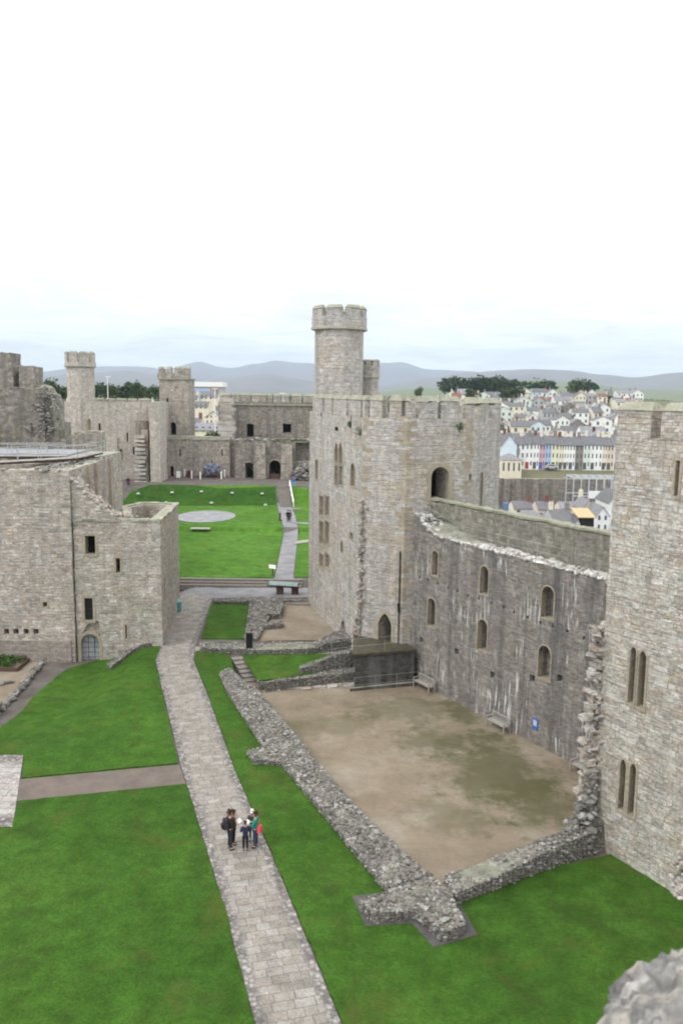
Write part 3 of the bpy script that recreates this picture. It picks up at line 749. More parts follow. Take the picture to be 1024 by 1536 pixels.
quoins(root, 1, 12.5, ZT); quoins(root, 2, 4, ZT); quoins(root, 3, 12.7, ZT)
# drain pipe in the corner by the hall
MB().tube((4.25, 58.35, 1.0), (4.25, 58.35, 8.7), .05).tube((4.25, 58.35, 4.2), (4.2, 58.25, 4.9), .1).build('drain_pipe', M['iron'], root)

# ================================================================== CURTAIN WALL
root = empty('curtain_wall', 'long dark lime streaked curtain wall with six arched recesses and rubble walkway on top', 'castle wall', (curp(0)[0], curp(0)[1], 0))
s0, s1 = -8.6, 13.0
wf = WF(curp(s0), curp(s1)); cut = MB(); W = lambda *a, **k: window(root, wf, cut, *a, **k)
rec = [(648, 657, 826, 864), (720, 733, 849, 892), (812, 831, 879, 929), (641, 653, 897, 941), (716, 731, 929, 977), (807, 826, 968, 1020)]
for i, (a, b, c, d) in enumerate(rec):
    W(a, b, c, d, 'round', .75, .07, back=False, name='arched_recess', fm='dress')
    # deep slit in the recess back
    u0, zt_ = wf.hit((a+b)/2, c+6); u1, zb = wf.hit((a+b)/2, d-3)
    wf.ext(cut, outline(u0+.15, zb, .34, max(.8, zt_-zb-.2), 'round'), -2.2, -.7)
for k in range(17):
    u = 1.6+k*1.12+random.uniform(-.1, .1); z = 6.9-k*.02+random.uniform(-.05, .05)
    wf.ext(cut, outline(u, z, .18, .2), -.4, .1)
for u, z in ((3.2, 2.2), (7.3, 2.5), (11, 2.0), (14.6, 2.9), (16.8, 3.6)): wf.ext(cut, outline(u, z, .4, .45), -.5, .1)
wf.ext(cut, outline(2.6, HZ, .9, .7, 'round'), -1.0, .1)
TH_C = 3.3
poly = [curp(s0), curp(s1), curp(s1, TH_C), curp(s0, TH_C)]
def wtop(x, y):
    s = (Vector((x, y))-CURB).dot(CURD); return 10.25+1.45*(1-ss(-7.6, -3.4, s))
pp = [curp(s0+(s1-s0)*i/24) for i in range(25)]+[curp(s1-(s1-s0)*i/24, TH_C) for i in range(25)]
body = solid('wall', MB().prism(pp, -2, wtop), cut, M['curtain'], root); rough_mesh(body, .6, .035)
# rubble strip and parapet
mb = MB(); strip_poly = [curp(s0+.3), curp(s1), curp(s1, 1.05), curp(-3, 1.15), curp(-6.5, 2.3), curp(s0+.3, 2.6)]
rubble(mb, strip_poly, wtop, .19, 1.1, .06, .6)
rubble_edges(mb, [curp(s0+.3, .05), curp(s1, .05)], lambda x, y: wtop(x, y)-.1, wtop, .17, False)
mb.build('rubble_top', M['rubble_white'], root)
i = 0; s = -6.6
while s < s1-.5:
    L = 3.55; e = min(s+L, s1)
    w2 = WF(curp(s, 1.25), curp(e, 1.25)); z0 = wtop(*curp(s, 1.2))-.1; mb = MB()
    pts = [(0, z0-.1), (w2.L-.03, z0-.1)]+[(w2.L-.03-w2.L*q/8*.995, 12.35+.12*noise.noise(Vector((s+q, 0, 0)))) for q in range(9)]
    w2.ext(mb, pts, -.6, 0); o = mb.build('parapet', M['parapet'], root); rough_mesh(o, .45, .09)
    mb = MB(); vs = []
    w2.ext(mb, [(0, 12.4), (w2.L-.05, 12.4), (w2.L-.05, 12.52), (0, 12.55)], -.66, .06); c_ = mb.build('coping', M['coping'], o); rough_mesh(c_, .45, .09)
    s = e
# connection to the tower: parapet return by the doorway
# ================================================================== NEAR RIGHT TOWER
T0 = (11.45, 34.7); T1 = (17.7, 24.2)
TR = [(15.6, 42.2), T0, T1, (25, 22), (29, 32), (24, 43)]
root = empty('great_tower', 'huge pale block built tower with paired lancet windows at the right edge', 'castle tower', (18, 32, 0))
wf = WF(T0, T1); cut = MB(); W = lambda *a, **k: window(root, wf, cut, *a, **k)
ZR = 18.3
for a in ((943.5, 953, 969, 1057), (957, 968, 975, 1063)): W(*a, 'point', .9, .1, True, 2)
for a in ((928.5, 938, 1138, 1218), (943, 953, 1144, 1225)): W(*a, 'point', .9, .1, True, 2)
W(1012, 1019, 690, 745, 'flat', .8, .1)
cut.prism(inset_poly(TR, .9), ZR-1.6, ZR+2)
rough_mesh(solid('wall', MB().prism(TR, -1.0, ZR), cut, M['near'], root), .6, .04)
for a in ((925.5, 976), (991, 1030), (1048, 1095), (1120, 1200), (1240, 1400)):
    ua, ub = wf.hit(a[0], 640)[0], wf.hit(a[1], 640)[0]
    merlon(root, wf, max(.02, ua), min(wf.L-.1, ub), ZR, 1.12, .75, .34, m='near', broken=.05)
for i in (2, 3, 4, 5, 0):
    w2 = WF(TR[i], TR[(i+1) % 6]); u = .8
    while u < w2.L-2: merlon(root, w2, u, u+1.8, ZR, 1.1, .6, m='near'); u += 2.9
mb = MB(); u0, u1 = wf.hit(923, 1148)[0], wf.hit(957, 1148)[0]
toothing(root, [(11.5, 34.95, 10.2), (11.4, 34.9, 8), (11.25, 34.85, 5), (11.2, 34.8, 2.5), (11.1, 34.7, -.6)], w=(.18, .4), h=.19, big=.65, depth=.5)
mb = MB()
for k in range(300):
    z = random.uniform(0, 3.6); r_ = (1-z/3.8)
    mb.stone((11.35-r_*random.uniform(0, 1.3), 34.5+random.uniform(-.9, .8)*r_, z), random.uniform(.1, .24), .75)
mb.build('broken_footing', M['rubble'], root)
MB().prism([(10.75, 34.0), (12.0, 33.9), (12.1, 35.6), (10.9, 36)], -.8, 1.4, [(11.1, 34.3), (11.8, 34.2), (12, 35.3), (11.3, 35.5)]).build('footing_core', M['core'], root)
# pale broken stones of the next wall, right edge
mb = MB()
p = GY(1024, 1300, 25.0)
for k in range(150):
    z = random.uniform(0, 1); 
    mb.stone((p.x+.22*z-.12+random.uniform(-.14, .5), 25+random.uniform(-.3, .3), p.z-.95+z*2.0), random.uniform(.09, .2), .75)
o = mb.build('broken_buttress', M['block'], root)
MB().prism(ngon(p.x+1.05, 25.1, .6, 7), -.5, p.z+.9).build('buttress_core', M['near'], root)

# rubble wall head right under the viewer
P0 = GY(1015, 1530, 5.2)
root = empty('near_ruined_wall', 'rough rubble wall head poking into the bottom right corner, out of focus', 'ruined wall', (P0.x, P0.y, 0))
ax = Vector((P0.x, P0.y)); 
def ntop(x, y): return P0.z+.17+.50*(x-ax.x)-.15*abs(y-ax.y)+.05*noise.noise(Vector((x*4, y*4, 0)))
npoly = [(ax.x-.52, ax.y-1.2), (ax.x+1.8, ax.y-1.4), (ax.x+1.8, ax.y+.35), (ax.x-.2, ax.y+.25), (ax.x-.5, ax.y-.05)]
mb = MB(); mb.prism([(ax.x-.1, ax.y-1.2), (ax.x+1.8, ax.y-1.4), (ax.x+1.8, ax.y+.1), (ax.x+.1, ax.y+.1)], 0, lambda x, y: P0.z-.8); mb.build('core', M['core'], root)
bm = bmesh.new(); bmesh.ops.create_icosphere(bm, subdivisions=6, radius=1)
for v in bm.verts:
    p = Vector((v.co.x*.95, v.co.y*.75, v.co.z*.92)); p.z += .12*p.x
    n_ = v.co.normalized(); cell = noise.voronoi(p*6.5)[0]
    p += n_*(.16*noise.noise(p*1.7)+.09*noise.noise(p*5)+.04*noise.noise(p*14)-.16*min(cell[0]*1.6, .5)+.03)
    v.co = p+Vector((ax.x+.36, ax.y-.1, P0.z-.36))
me = bpy.data.meshes.new('rubble_face'); bm.to_mesh(me); bm.free()
m_, nt_, b_ = mat('mortared_rubble_rock'); Pn = pos(nt_)
vo_ = nd(nt_, 'ShaderNodeTexVoronoi', {'Vector': Pn, 'Scale': 6.5})
cc_ = ramp(nt_, nd(nt_, 'ShaderNodeSeparateColor', {0: vo_.outputs['Color']}).outputs[0], [(0, (.15, .146, .14)), (.4, (.25, .24, .225)), (.7, (.32, .295, .26)), (1, (.4, .385, .36))])
cc_ = mix(nt_, ramp(nt_, vo_.outputs['Distance'], [(.35, 0), (.6, .6)]), cc_, (.14, .135, .13))
cc_ = mix(nt_, 1.0, cc_, ramp(nt_, noi(nt_, Pn, 9, 6, .75), [(.3, .5), (.7, 1.5)]), 'MULTIPLY')
nt_.links.new(cc_, b_.inputs['Base Color']); bump(nt_, b_, noi(nt_, Pn, 30, 5, .7), .8, .02)
finish(me, 'rubble_face', m_, root, True)

# ================================================================== GATEHOUSE (left)
root = empty('gatehouse', 'brown grey gatehouse block with arched grilled door and square window openings, left of the path', 'castle gatehouse', (-20, 66, 0))
GZ = -1.2
# tall left block with a hollow, ruined inside
TL = [(-52, 62.3), (-20.65, 62.3), (-21.2, 76), (-52, 78)]
wL = WF(TL[0], TL[1]); cut = MB(); W = lambda wf, *a, **k: window(root, wf, cut, *a, **k)
W(wL, 64.5, 71, 903, 910.5, 'flat', .7, .1)
for a in (5.5, 20, 35, 50): W(wL, a, a+8, 943.5, 951.5, 'flat', .8, None, back=False)
cut.prism([(-51, 63.6), (-24.2, 63.6), (-24.2, 74.6), (-51, 76.5)], 10.8, 16)
cut.prism([(-24.3, 66.4), (-22.2, 66.4), (-22.2, 71), (-24.3, 71)], 12.6, 16)
blk = solid('wall', MB().prism(TL, GZ-1, 13.85), cut, M['gate'], root)
rough_mesh(blk, .9, .05)
# offset plinth at the foot of the tall wall
MB().prism([(-52, 62.12), (-20.9, 62.12), (-20.9, 62.5), (-52, 62.5)], GZ-.5, .55).build('plinth', M['tower_b'], root)
# wall tower on the right: front wall, ruined slope and hollow top
wF = WF((-20.6, 62.55), (-13.95, 62.85)); wS = WF((-13.95, 62.85), (-15.0, 75.2)); cut = MB()
W(wF, 127.5, 143, 803.5, 832, 'flat', 1.0, .16); W(wF, 173.5, 180.5, 837, 859.5, 'flat', 1.0, .14)
W(wF, 126.5, 139.5, 897, 931, 'flat', 1.0, .18, True, 3, inset=.25)
W(wF, 187.8, 190.6, 937, 958.5, 'flat', 1.0, .12); W(wS, 246, 246.8, 867, 896, 'flat', .9, .06)
W(wF, 121.5, 149, 951, 996, 'round', .9, .24, True, 2, inset=.5, name='doorway', pm='pale_glass')
# weathering recess over the door
u0 = wF.hit(118, 940)[0]; u1 = wF.hit(150, 940)[0]; zt_ = wF.hit(134, 932)[1]; zb = wF.hit(134, 953)[1]
wF.ext(cut, [(u0, zb-.25), (u0+.35, zb+.3), (u0+.6, zt_-.35), (u0+.95, zt_-.05), (u1-.1, zt_), (u1, zb-.4), (u1-.25, zb-.1), ((u0+u1)/2+.1, zb+.28), (u0+.45, zb-.1)], -.28, .3)
TT = [(-20.55, 62.55), (-13.95, 62.85), (-15.0, 75.2), (-18.4, 75.6), (-19.4, 72.0), (-17.2, 64.6), (-20.55, 64.5)]
inner = [(-16.4, 64.1), (-14.95, 64.1), (-15.85, 74.2), (-17.9, 74.5), (-18.5, 71.9)]
cut.prism(inner, 7.6, 14)
body = solid('wall', MB().prism(TT, GZ-1, lambda x, y: 10.0-.03*(y-62.8)), cut, M['gate'], root)
rough_mesh(body, .8, .05)
quoins(root, 1, GZ, 9.6, TT, 'block')
mb = MB(); rubble(mb, inner, lambda x, y: 7.75+.5*noise.noise(Vector((x, y, 3))), .22, .9, .1); mb.build('fallen_stones', M['rubble'], body)
# pale coping slabs round the rim
mb = MB(); ring = [(-20.5, 62.75), (-14.1, 63.05), (-15.15, 75), (-18.3, 75.3), (-19.1, 72.1), (-16.95, 64.7)]
for a, b in zip(ring, ring[1:]+ring[-1:]):
    a = Vector(a); b = Vector(b); L = (b-a).length; k = int(L/.7)
    for q in range(k):
        p = a.lerp(b, (q+.5)/k); mb.box((p.x, p.y, 10.06-.03*(p.y-62.8)+random.uniform(-.02, .04)), (L/k*.96, random.uniform(.4, .62), .14), math.atan2((b-a).y, (b-a).x), .03)
mb.build('coping', M['coping'], body)
# ruined slope between the tall block and the tower
mb = MB(); sl = [(-20.62, 9.7), (-17.0, 9.95), (-17.4, 10.35), (-18.0, 10.6), (-18.5, 11.2), (-19.2, 11.8), (-19.7, 12.2), (-20.3, 12.9), (-20.62, 13.2)]
vs = [(x, 62.62, z) for x, z in sl]+[(x, 64.2, z) for x, z in sl]; n = len(sl)
mb.add(vs, [(i, (i+1) % n, n+(i+1) % n, n+i) for i in range(n)]+[tuple(range(n)), tuple(reversed(range(n, 2*n)))])
o = mb.build('broken_wall_end', M['gate'], root)
mb = MB()
for (xa, za), (xb, zb) in zip(sl[1:], sl[2:]):
    for q in range(20): t = random.random(); mb.stone((xa+(xb-xa)*t, 62.6+random.random()*1.7, za+(zb-za)*t+random.uniform(-.05, .08)), random.uniform(.12, .26), .75)
for q in range(60): mb.stone((random.uniform(-20.2, -16.6), random.uniform(64, 66.5), 9.9+random.uniform(-.8, .3)), random.uniform(.15, .35), .7)
mb.build('rubble', M['block'], o)
# pilaster strips on the side wall of the tall block
w3 = WF((-20.66, 62.4), (-21.2, 76)); mb = MB()
for u, ww in ((7.6, .35), (12.6, .5), (5.1, .25)):
    mb = MB(); w3.ext(mb, outline(u, 8.0, ww, 5.8), -.2, .22); mb.build('pilaster', M['block'], root)
# floors, kerbs and broken inner walls on the top
mb = MB()
for (x0, y0, x1, y1, z, h) in ((-34, 66.5, -24.4, 66.9, 10.8, 2.6), (-30, 69.5, -24.4, 70, 10.8, 2.9), (-45, 72, -30, 72.5, 10.8, 3.0), (-29, 72.4, -24.4, 73, 10.8, 3.1), (-38, 64.2, -37.4, 72, 10.8, 2.4)):
    mb.box(((x0+x1)/2, (y0+y1)/2, z+h/2), (x1-x0, y1-y0, h))
o = mb.build('inner_wall', M['gate'], root); rough_mesh(o, .6, .06)
mb = MB()
for q in range(420):
    x = random.uniform(-50, -20.9); y = random.choice((62.5, 63.2, 75.5, 74.8))+random.uniform(-.2, .2)
    if random.random() < .4: x = random.uniform(-23.8, -21.2); y = random.uniform(62.5, 75.5)
    mb.stone((x, y, 13.85+random.uniform(-.03, .06)), random.uniform(.12, .28), .4)
mb.build('rubble', M['rubble'], root)
MB().prism([(-52, 79), (-24.5, 78.6), (-24.0, 90), (-52, 90)], GZ, 13.3).build('rear_wall', M['gate'], root)
MB().prism([(-52, 80), (-26.3, 79.6), (-26.3, 86), (-52, 87)], 13.302, 13.75).build('flat_roof', plain('pale_roof_felt', (.27, .28, .3), .6), root)
# timber walkways and rails on top of it
def railing(name, pts, h, label, group=None, m='steel', n_r=2, post=1.6, r=.025):
    root = empty(name, label, 'railing', tuple(pts[0]), group)
    mp = MB(); mr = MB()
    for a, b in zip(pts, pts[1:]):
        a = Vector(a); b = Vector(b); k = max(1, int((b-a).length/post))
        for q in range(k+1):
            p = a.lerp(b, q/k); MB().tube(p, p+Vector((0, 0, h)), r*1.2, n=5).build('post', M[m], root)
        for i in range(n_r):
            dz = Vector((0, 0, h*(i+1)/n_r)); mr.tube(a+dz, b+dz, r, n=5)
    mr.build('rail', M[m], root); return root
def walkway(pts, wdt, label):
    root = empty('timber_walkway', label, 'walkway', tuple(pts[0])); mb = MB(); sb = MB()
    for a, b in zip(pts, pts[1:]):
        a = Vector(a); b = Vector(b); d = (b-a); L = d.length; k = int(L/.32); an = math.atan2(d.y, d.x)
        for q in range(k):
            p = a.lerp(b, (q+.5)/k); mb.box(p, (L/k*.86, wdt, .06), an, .01)
        for s in (-1, 1):
            nn = Vector((-d.y, d.x, 0)).normalized()*wdt*.4*s
            sb.tube(a+nn-Vector((0, 0, .12)), b+nn-Vector((0, 0, .12)), .07, n=4)
    mb.build('boards', M['wood'], root); sb.build('bearer', M['brownwood'], root)
walkway([(-31, 64.3, 14.0), (-23.2, 70.6, 14.15), (-22.4, 75.6, 14.3)], 1.3, 'grey timber walkway crossing the gatehouse top diagonally to its far corner')
walkway([(-46, 71, 14.0), (-24.0, 72.2, 14.2)], 1.1, 'long straight timber walkway along the back of the gatehouse top')
railing('railing', [(-31.4, 65.1, 14.03), (-24.0, 71.1, 14.18)], 1.05, 'thin grey rail along the far side of the diagonal walkway on the gatehouse')
railing('railing', [(-30.2, 63.7, 14.03), (-22.4, 70.0, 14.18), (-21.7, 75.6, 14.3)], 1.05, 'thin grey rail along the near side of the diagonal walkway on the gatehouse')
railing('railing', [(-46, 71.7, 14.03), (-24.4, 72.9, 14.2)], 1.05, 'long grey rail behind the straight walkway on the gatehouse top')
railing('railing', [(-46, 77.5, 13.9), (-22.5, 77.2, 13.9)], .9, 'grey rail at the back edge of the gatehouse beside the pale flat roof')

# garden by the gatehouse
gp = [tuple(G(a, b, -1.12)[:2]) for a, b in [(-60, 985), (0, 985), (62, 992), (30, 1030), (-60, 1130)]]
sheet('garden_gravel', gp, M['gravel'], .03, 1.2)
def kerb_line(name, pts, label, h=.22, wd=.4, m='rubble', z=None):
    mb = MB()
    for a, b in zip(pts, pts[1:]):
        a = Vector(a); b = Vector(b); k = max(1, int((b-a).length/.3))
        for q in range(k):
            p = a.lerp(b, (q+random.random())/k)
            for s in range(2):
                mb.stone((p.x+random.uniform(-.5, .5)*wd, p.y+random.uniform(-.5, .5)*wd, hf(p.x, p.y)+h*random.uniform(.3, .8)), random.uniform(.14, .28), .7)
    for a, b in zip(pts, pts[1:]):
        a = Vector(a); b = Vector(b); d = b-a; p = (a+b)/2
        mb.box((p.x, p.y, hf(p.x, p.y)+h/2-.1), (d.length, wd*.8, h+.1), math.atan2(d.y, d.x))
    o = mb.build(name, M[m], loc=(pts[0][0], pts[0][1], hf(*pts[0]))); tag(o, label, 'low wall'); return o
kerb_line('stone_kerb', P2([(64, 993), (35, 1030), (0, 1066), (-40, 1105)]), 'low pale stone kerb between the garden gravel and the dark path')
kerb_line('stone_kerb', P2([(-20, 1032), (2, 1028), (20, 1025)]), 'short rubble edging across the gravel in front of the herb bed')
bx = GH(12, 1000)
root = empty('raised_bed', 'green leafy planting bed with a low timber edge by the gatehouse wall', 'planting bed', tuple(bx))
mb = MB()
for c_, s_ in (((bx.x-1.6, bx.y-1.2, bx.z+.15), (5.6, .12, .35)), ((bx.x-1.6, bx.y+1.2, bx.z+.15), (5.6, .12, .35)), ((bx.x+1.2, bx.y, bx.z+.15), (.12, 2.3, .35))): mb.box(c_, s_)
mb.build('timber_edge', M['brownwood'], root)
def leafclump(mb, c, r, n, ls):
    for q in range(n):
        d = Vector((random.gauss(0, 1), random.gauss(0, 1), random.gauss(0, 1))).normalized()*random.random()**.4
        p = Vector(c)+Vector((d.x*r[0], d.y*r[1], d.z*r[2]))
        a = Vector((random.uniform(-1, 1), random.uniform(-1, 1), random.uniform(-.4, .4))).normalized()*ls*random.uniform(.6, 1.3)
        b = Vector((random.uniform(-1, 1), random.uniform(-1, 1), random.uniform(-.2, 1))).normalized()*ls*random.uniform(.5, 1)
        mb.add([p-a, p+b, p+a, p-b], [(0, 1, 2, 3)])
mb = MB()
for q in range(26): leafclump(mb, (bx.x-1.6+random.uniform(-2.5, 2.5), bx.y+random.uniform(-.9, .9), bx.z+.4), (.4, .4, .35), 70, .09)
mb.build('leaves', M['plant'], root)

# ================================================================== FAR END OF THE CASTLE
def wallbox(parent, A, B, z0, z1, th, m, name='wall', cut=None, cren=None, ragged=0.0, rough=.0, cap=None, mm=None):
    wf = WF(A, B); mb = MB(); n = max(2, int(wf.L/1.2)); pts = [(0, z0), (wf.L, z0)]
    zt = z1 if callable(z1) else (lambda u: z1)
    for i in range(n+1):
        u = wf.L*(1-i/n); pts.append((u, zt(u)+random.uniform(-1, 1)*ragged))
    wf.ext(mb, pts, -th, 0)
    o = solid(name, mb, cut or MB(), m, parent)
    if rough: rough_mesh(o, 1.2, rough)
    return wf, o
FZ = 3.6
# left ruined mass
Yr = 97
root = empty('ruined_tower', 'dark rough ruined tower mass with battlement stumps behind the gatehouse, far left', 'ruined tower', (GY(40, 600, Yr).x, Yr, 0))
A = GY(-90, 600, Yr-2); B = GY(66, 600, Yr); wf = WF(A, B); cut = MB()
window(root, wf, cut, 2, 10, 557, 568, 'flat', .8); window(root, wf, cut, 46, 49, 636, 650, 'flat', .8)
wf, o = wallbox(root, A, B, 0, 20.1, 6, M['far_dark'], cut=cut, ragged=.2, rough=.3)
mb = MB()
for (a, b, y0, y1) in ((-60, 19, 545, 570), (-60, 16, 528, 545), (27, 51.5, 549, 577)):
    pa = GY(a, y0, Yr-.1); pb = GY(b, y1, Yr-.1); mb.box(((pa.x+pb.x)/2, Yr+1.4, (pa.z+19)/2), (pb.x-pa.x, 3, pa.z-19), 0, .1)
o2 = mb.build('battlement', M['far_dark'], root); rough_mesh(o2, .7, .12)
mb = MB(); n = 0
x0 = B.x
prof = [(66, 580), (70, 590), (76, 592), (80, 610), (84, 640), (82, 660), (86, 700)]
pp_ = [GY(a, b, Yr+.5) for a, b in prof]
pts3 = [(p.x, p.z) for p in pp_]; pol = [(x0-3, 0), (pts3[-1][0], 0)]+list(reversed(pts3))+[(x0-3, pts3[0][1]+.8)]
vs = [(x, Yr+.3, z) for x, z in pol]+[(x-.3, Yr+5, z) for x, z in pol]; n = len(pol)
mb.add(vs, [(i, (i+1) % n, n+(i+1) % n, n+i) for i in range(n)]+[tuple(range(n)), tuple(reversed(range(n, 2*n)))])
o = mb.build('broken_wall_end', M['far_dark'], root); rough_mesh(o, .8, .25)
mb = MB()
for a, b in zip(pp_, pp_[1:]):
    for q in range(12): p = a.lerp(b, random.random()); mb.stone((p.x+random.uniform(-1.6, 0), Yr+random.uniform(.1, 1.8), p.z), random.uniform(.15, .4), .7)
for q in range(230):
    p = GY(random.uniform(-5, 80), random.uniform(590, 690), Yr-.1); mb.stone((p.x, Yr-.05, p.z), random.uniform(.12, .4), .6)
mb.build('rubble', M['rubble'], o)
# small walls between it and the stair turret
root = empty('inner_cross_wall', 'low grey broken wall joining the far left ruined tower and the slim turret tower', 'castle wall', (GY(110, 650, 118).x, 118, 0))
wallbox(root, GY(60, 650, 118), GY(100, 650, 118), 0, GY(90, 635, 118).z, 2, M['far_dark'], ragged=.2, rough=.2)
wallbox(root, GY(96, 650, 125), GY(152, 650, 125), 0, lambda u: GY(100, 652, 125).z+.6*math.sin(u*.45), 2, M['far'], ragged=.15, rough=.15)

# slim turret tower and its long wall
YW = 147.5
root = empty('far_turret_tower', 'slim pale turret tower with three big merlons and its broad wall, far left end', 'castle tower', (GY(122, 600, YW).x, YW, FZ))
A = GY(98, 650, YW-1); B = GY(229, 650, YW+.5); wf = WF(A, B); cut = MB(); W = lambda *a, **k: window(root, wf, cut, *a, **k)
W(126.5, 130.3, 628, 645, 'point', .8, .12); W(132, 135.8, 628, 645, 'point', .8, .12); W(148, 151, 635, 652, 'flat', .8, .1); W(113.5, 116, 641, 650, 'flat', .8)
W(154.5, 163.5, 669, 678.5, 'round', 1.5); W(172, 176.6, 673, 690, 'point', .8, .1, True); W(179, 183.6, 673, 690, 'point', .8, .1, True)
W(190, 192.3, 648.6, 662.5, 'flat', .8); W(199.2, 201.5, 670, 681.5, 'flat', .8); W(172.5, 181.5, 703, 723, 'point', 2.0, .25, name='doorway')
ztop = GY(180, 603, YW).z
poly = [tuple(A[:2]), tuple(B[:2]), (B.x+1, B.y+9), (A.x-2, A.y+9)]
o = solid('wall', MB().prism(poly, 0, ztop), cut, M['far_pale'], root)
for a, b in ((142, 156), (158, 172), (174, 190), (192, 205), (207, 226)):
    merlon(root, wf, wf.hit(a, 600)[0], wf.hit(b, 600)[0], ztop, .45, .6, .2, m='far')
c = GY(122, 600, YW+1.6)
tcx = GY(122, 600, YW+1.2).x
turret(root, tcx, YW+1.2, 2.38, 8, GY(122, 551, YW).z, GY(122, 527, YW).z, M['far_pale'], 8, .2, 1.9, .35)
MB().prism([(wf.at(u, 0, o_).x, wf.at(u, 0, o_).y) for u, o_ in ((0, .4), (9, .4), (9, -1), (0, -1))], 0, lambda x, y: GY(130, 655, YW).z-.0).build('lower_wall', M['far_pale'], root)
# ruined pillar with a spiral stair and pale buttress
root = empty('stair_ruin', 'tall ragged column of broken stair stones beside a pale flat buttress', 'ruined stair', (GY(215, 720, 144).x, 144, FZ))
a = GY(204.5, 720, 144.5).x; b = GY(224, 720, 144.5).x
z1 = GY(215, 632, 144.5).z
mb = MB().prism([(a+.5, 144.8), (b-.2, 144.8), (b, 149), (a, 149)], 0, z1-1.5, [(a+.8, 145.3), (b-.3, 145.3), (b, 149), (a, 149)])
z = 2.5
while z < z1-2:
    mb.box(((a+b)/2-.2+random.uniform(-.3, .2), 144.7, z), (random.uniform(1.6, 2.3), random.uniform(.7, 1.6), random.uniform(.3, .6)), random.uniform(-.15, .15), .08); z += .72
o = mb.build('broken_steps', M['block'], root); rough_mesh(o, .7, .1)
for x in (207.5, 214.5):
    p = GY(x, 640, 145.1); MB().prism(ngon(p.x, 146.2, .75, 8), z1-5, GY(x, 631, 145).z).build('niche_shaft', M['far_dark'], root)
a = GY(226, 720, 144).x; b = GY(241, 720, 144).x
o = MB().prism([(a, 144), (b, 144), (b, 149.5), (a, 149.5)], 0, GY(233, 603, 144).z).build('buttress', M['far_pale'], root); rough_mesh(o, 1.0, .08)

# square headed tower with a flat battlement
YT = 158
root = empty('far_square_tower', 'plain brown grey tower with one notch in its battlement above the low wall', 'castle tower', (GY(261, 650, YT).x, YT, FZ))
a = GY(239, 600, YT).x; b = GY(283.5, 600, YT).x; wf = WF((a, YT), (b, YT)); cut = MB()
window(root, wf, cut, 249.5, 252.5, 597, 608, 'flat', .8); window(root, wf, cut, 255.5, 264, 633, 652, 'round', 1.5)
solid('wall', MB().prism([(a, YT), (b, YT), (b, YT+6), (a, YT+6)], 0, GY(261, 569, YT).z), cut, M['far'], root)
MB().prism([(a-.25, YT-.25), (b+.25, YT-.25), (b+.25, YT+6), (a-.25, YT+6)], GY(261, 569, YT).z, GY(261, 567, YT).z).build('string_course', M['coping'], root)
w2 = WF((a-.25, YT-.2), (b+.25, YT-.2)); zb = GY(261, 567, YT).z
for p0, p1 in ((237.5, 247), (249.5, 257.5), (262, 285)):
    merlon(root, w2, w2.hit(p0, 560)[0], w2.hit(p1, 560)[0], zb, GY(261, 552, YT).z-zb, .8, .3, m='far', broken=.2)
o = MB(); w2.ext(o, [(0, zb+.002), (w2.L, zb+.002), (w2.L, zb+.9), (0, zb+.9)], -.9, -.004); o.build('parapet', M['far_dark'], root)

# low wall in the middle
YL = 154
root = empty('far_low_wall', 'lower brown wall with a small black doorway under the square tower', 'castle wall', (GY(290, 700, YL).x, YL, FZ))
A = GY(240, 700, YL); B = GY(345, 700, YL); wf = WF(A, B); cut = MB()
window(root, wf, cut, 255.3, 260.5, 699, 716, 'round', 1.5, .15, name='doorway')
window(root, wf, cut, 269, 271, 674, 685, 'flat', .8); window(root, wf, cut, 332, 334, 674, 684, 'flat', .8)
wallbox(root, A, B, 0, GY(290, 655, YL).z, 2.5, M['far'], cut=cut, ragged=.08, rough=.06)
o = MB(); wf.ext(o, [(0, 10.9), (wf.L, 10.9), (wf.L, 11.2), (0, 11.2)], -2.6, .15); oo_ = o.build('ledge', M['coping'], root); rough_mesh(oo_, .8, .12)
# higher wall to the right, with the ruined gate passage in front
YH = 160
root = empty('far_high_wall', 'tall dark wall with battlements and three square openings above a ruined gate passage', 'castle wall', (GY(400, 700, YH).x, YH, FZ))
A = GY(328, 650, YH); B = GY(480, 650, YH); wf = WF(A, B); cut = MB()
for a_ in ((337.5, 344.5, 641, 656), (370, 380.5, 636, 655), (424, 436.5, 635.5, 649)): window(root, wf, cut, *a_, 'flat', 1.2, None)
wallbox(root, A, B, 0, GY(400, 603, YH).z, 3, M['far_dark'], cut=cut, rough=.08)
o = MB(); zz_ = GY(400, 607, YH).z; wf.ext(o, [(wf.hit(352, 600)[0], zz_-.12), (wf.L, zz_-.12), (wf.L, zz_+.12), (wf.hit(352, 600)[0], zz_+.12)], -.2, .25); o.build('string_course', M['coping'], root)
zb = GY(400, 603, YH).z
for p0, p1 in ((329, 345), (347.5, 359), (361, 375), (377.5, 399), (401, 408), (410, 421), (424, 434), (437, 452), (455, 478)):
    merlon(root, wf, wf.hit(p0, 560)[0], wf.hit(p1, 560)[0], zb, 1.25, .7, .4, m='far', broken=.15)
a = GY(329, 650, 156).x; b = GY(351, 650, 156).x; mb = MB(); z = 0
while z < zb+.4:
    mb.box(((a+b)/2+random.uniform(-.2, .2)+(.9 if z < 10.5 else 0), 156.6, z+.3), (b-a+random.uniform(-.5, .3), 2.2, .62), random.uniform(-.04, .04), .07); z += .6
mb.build('broken_steps', M['block'], root)
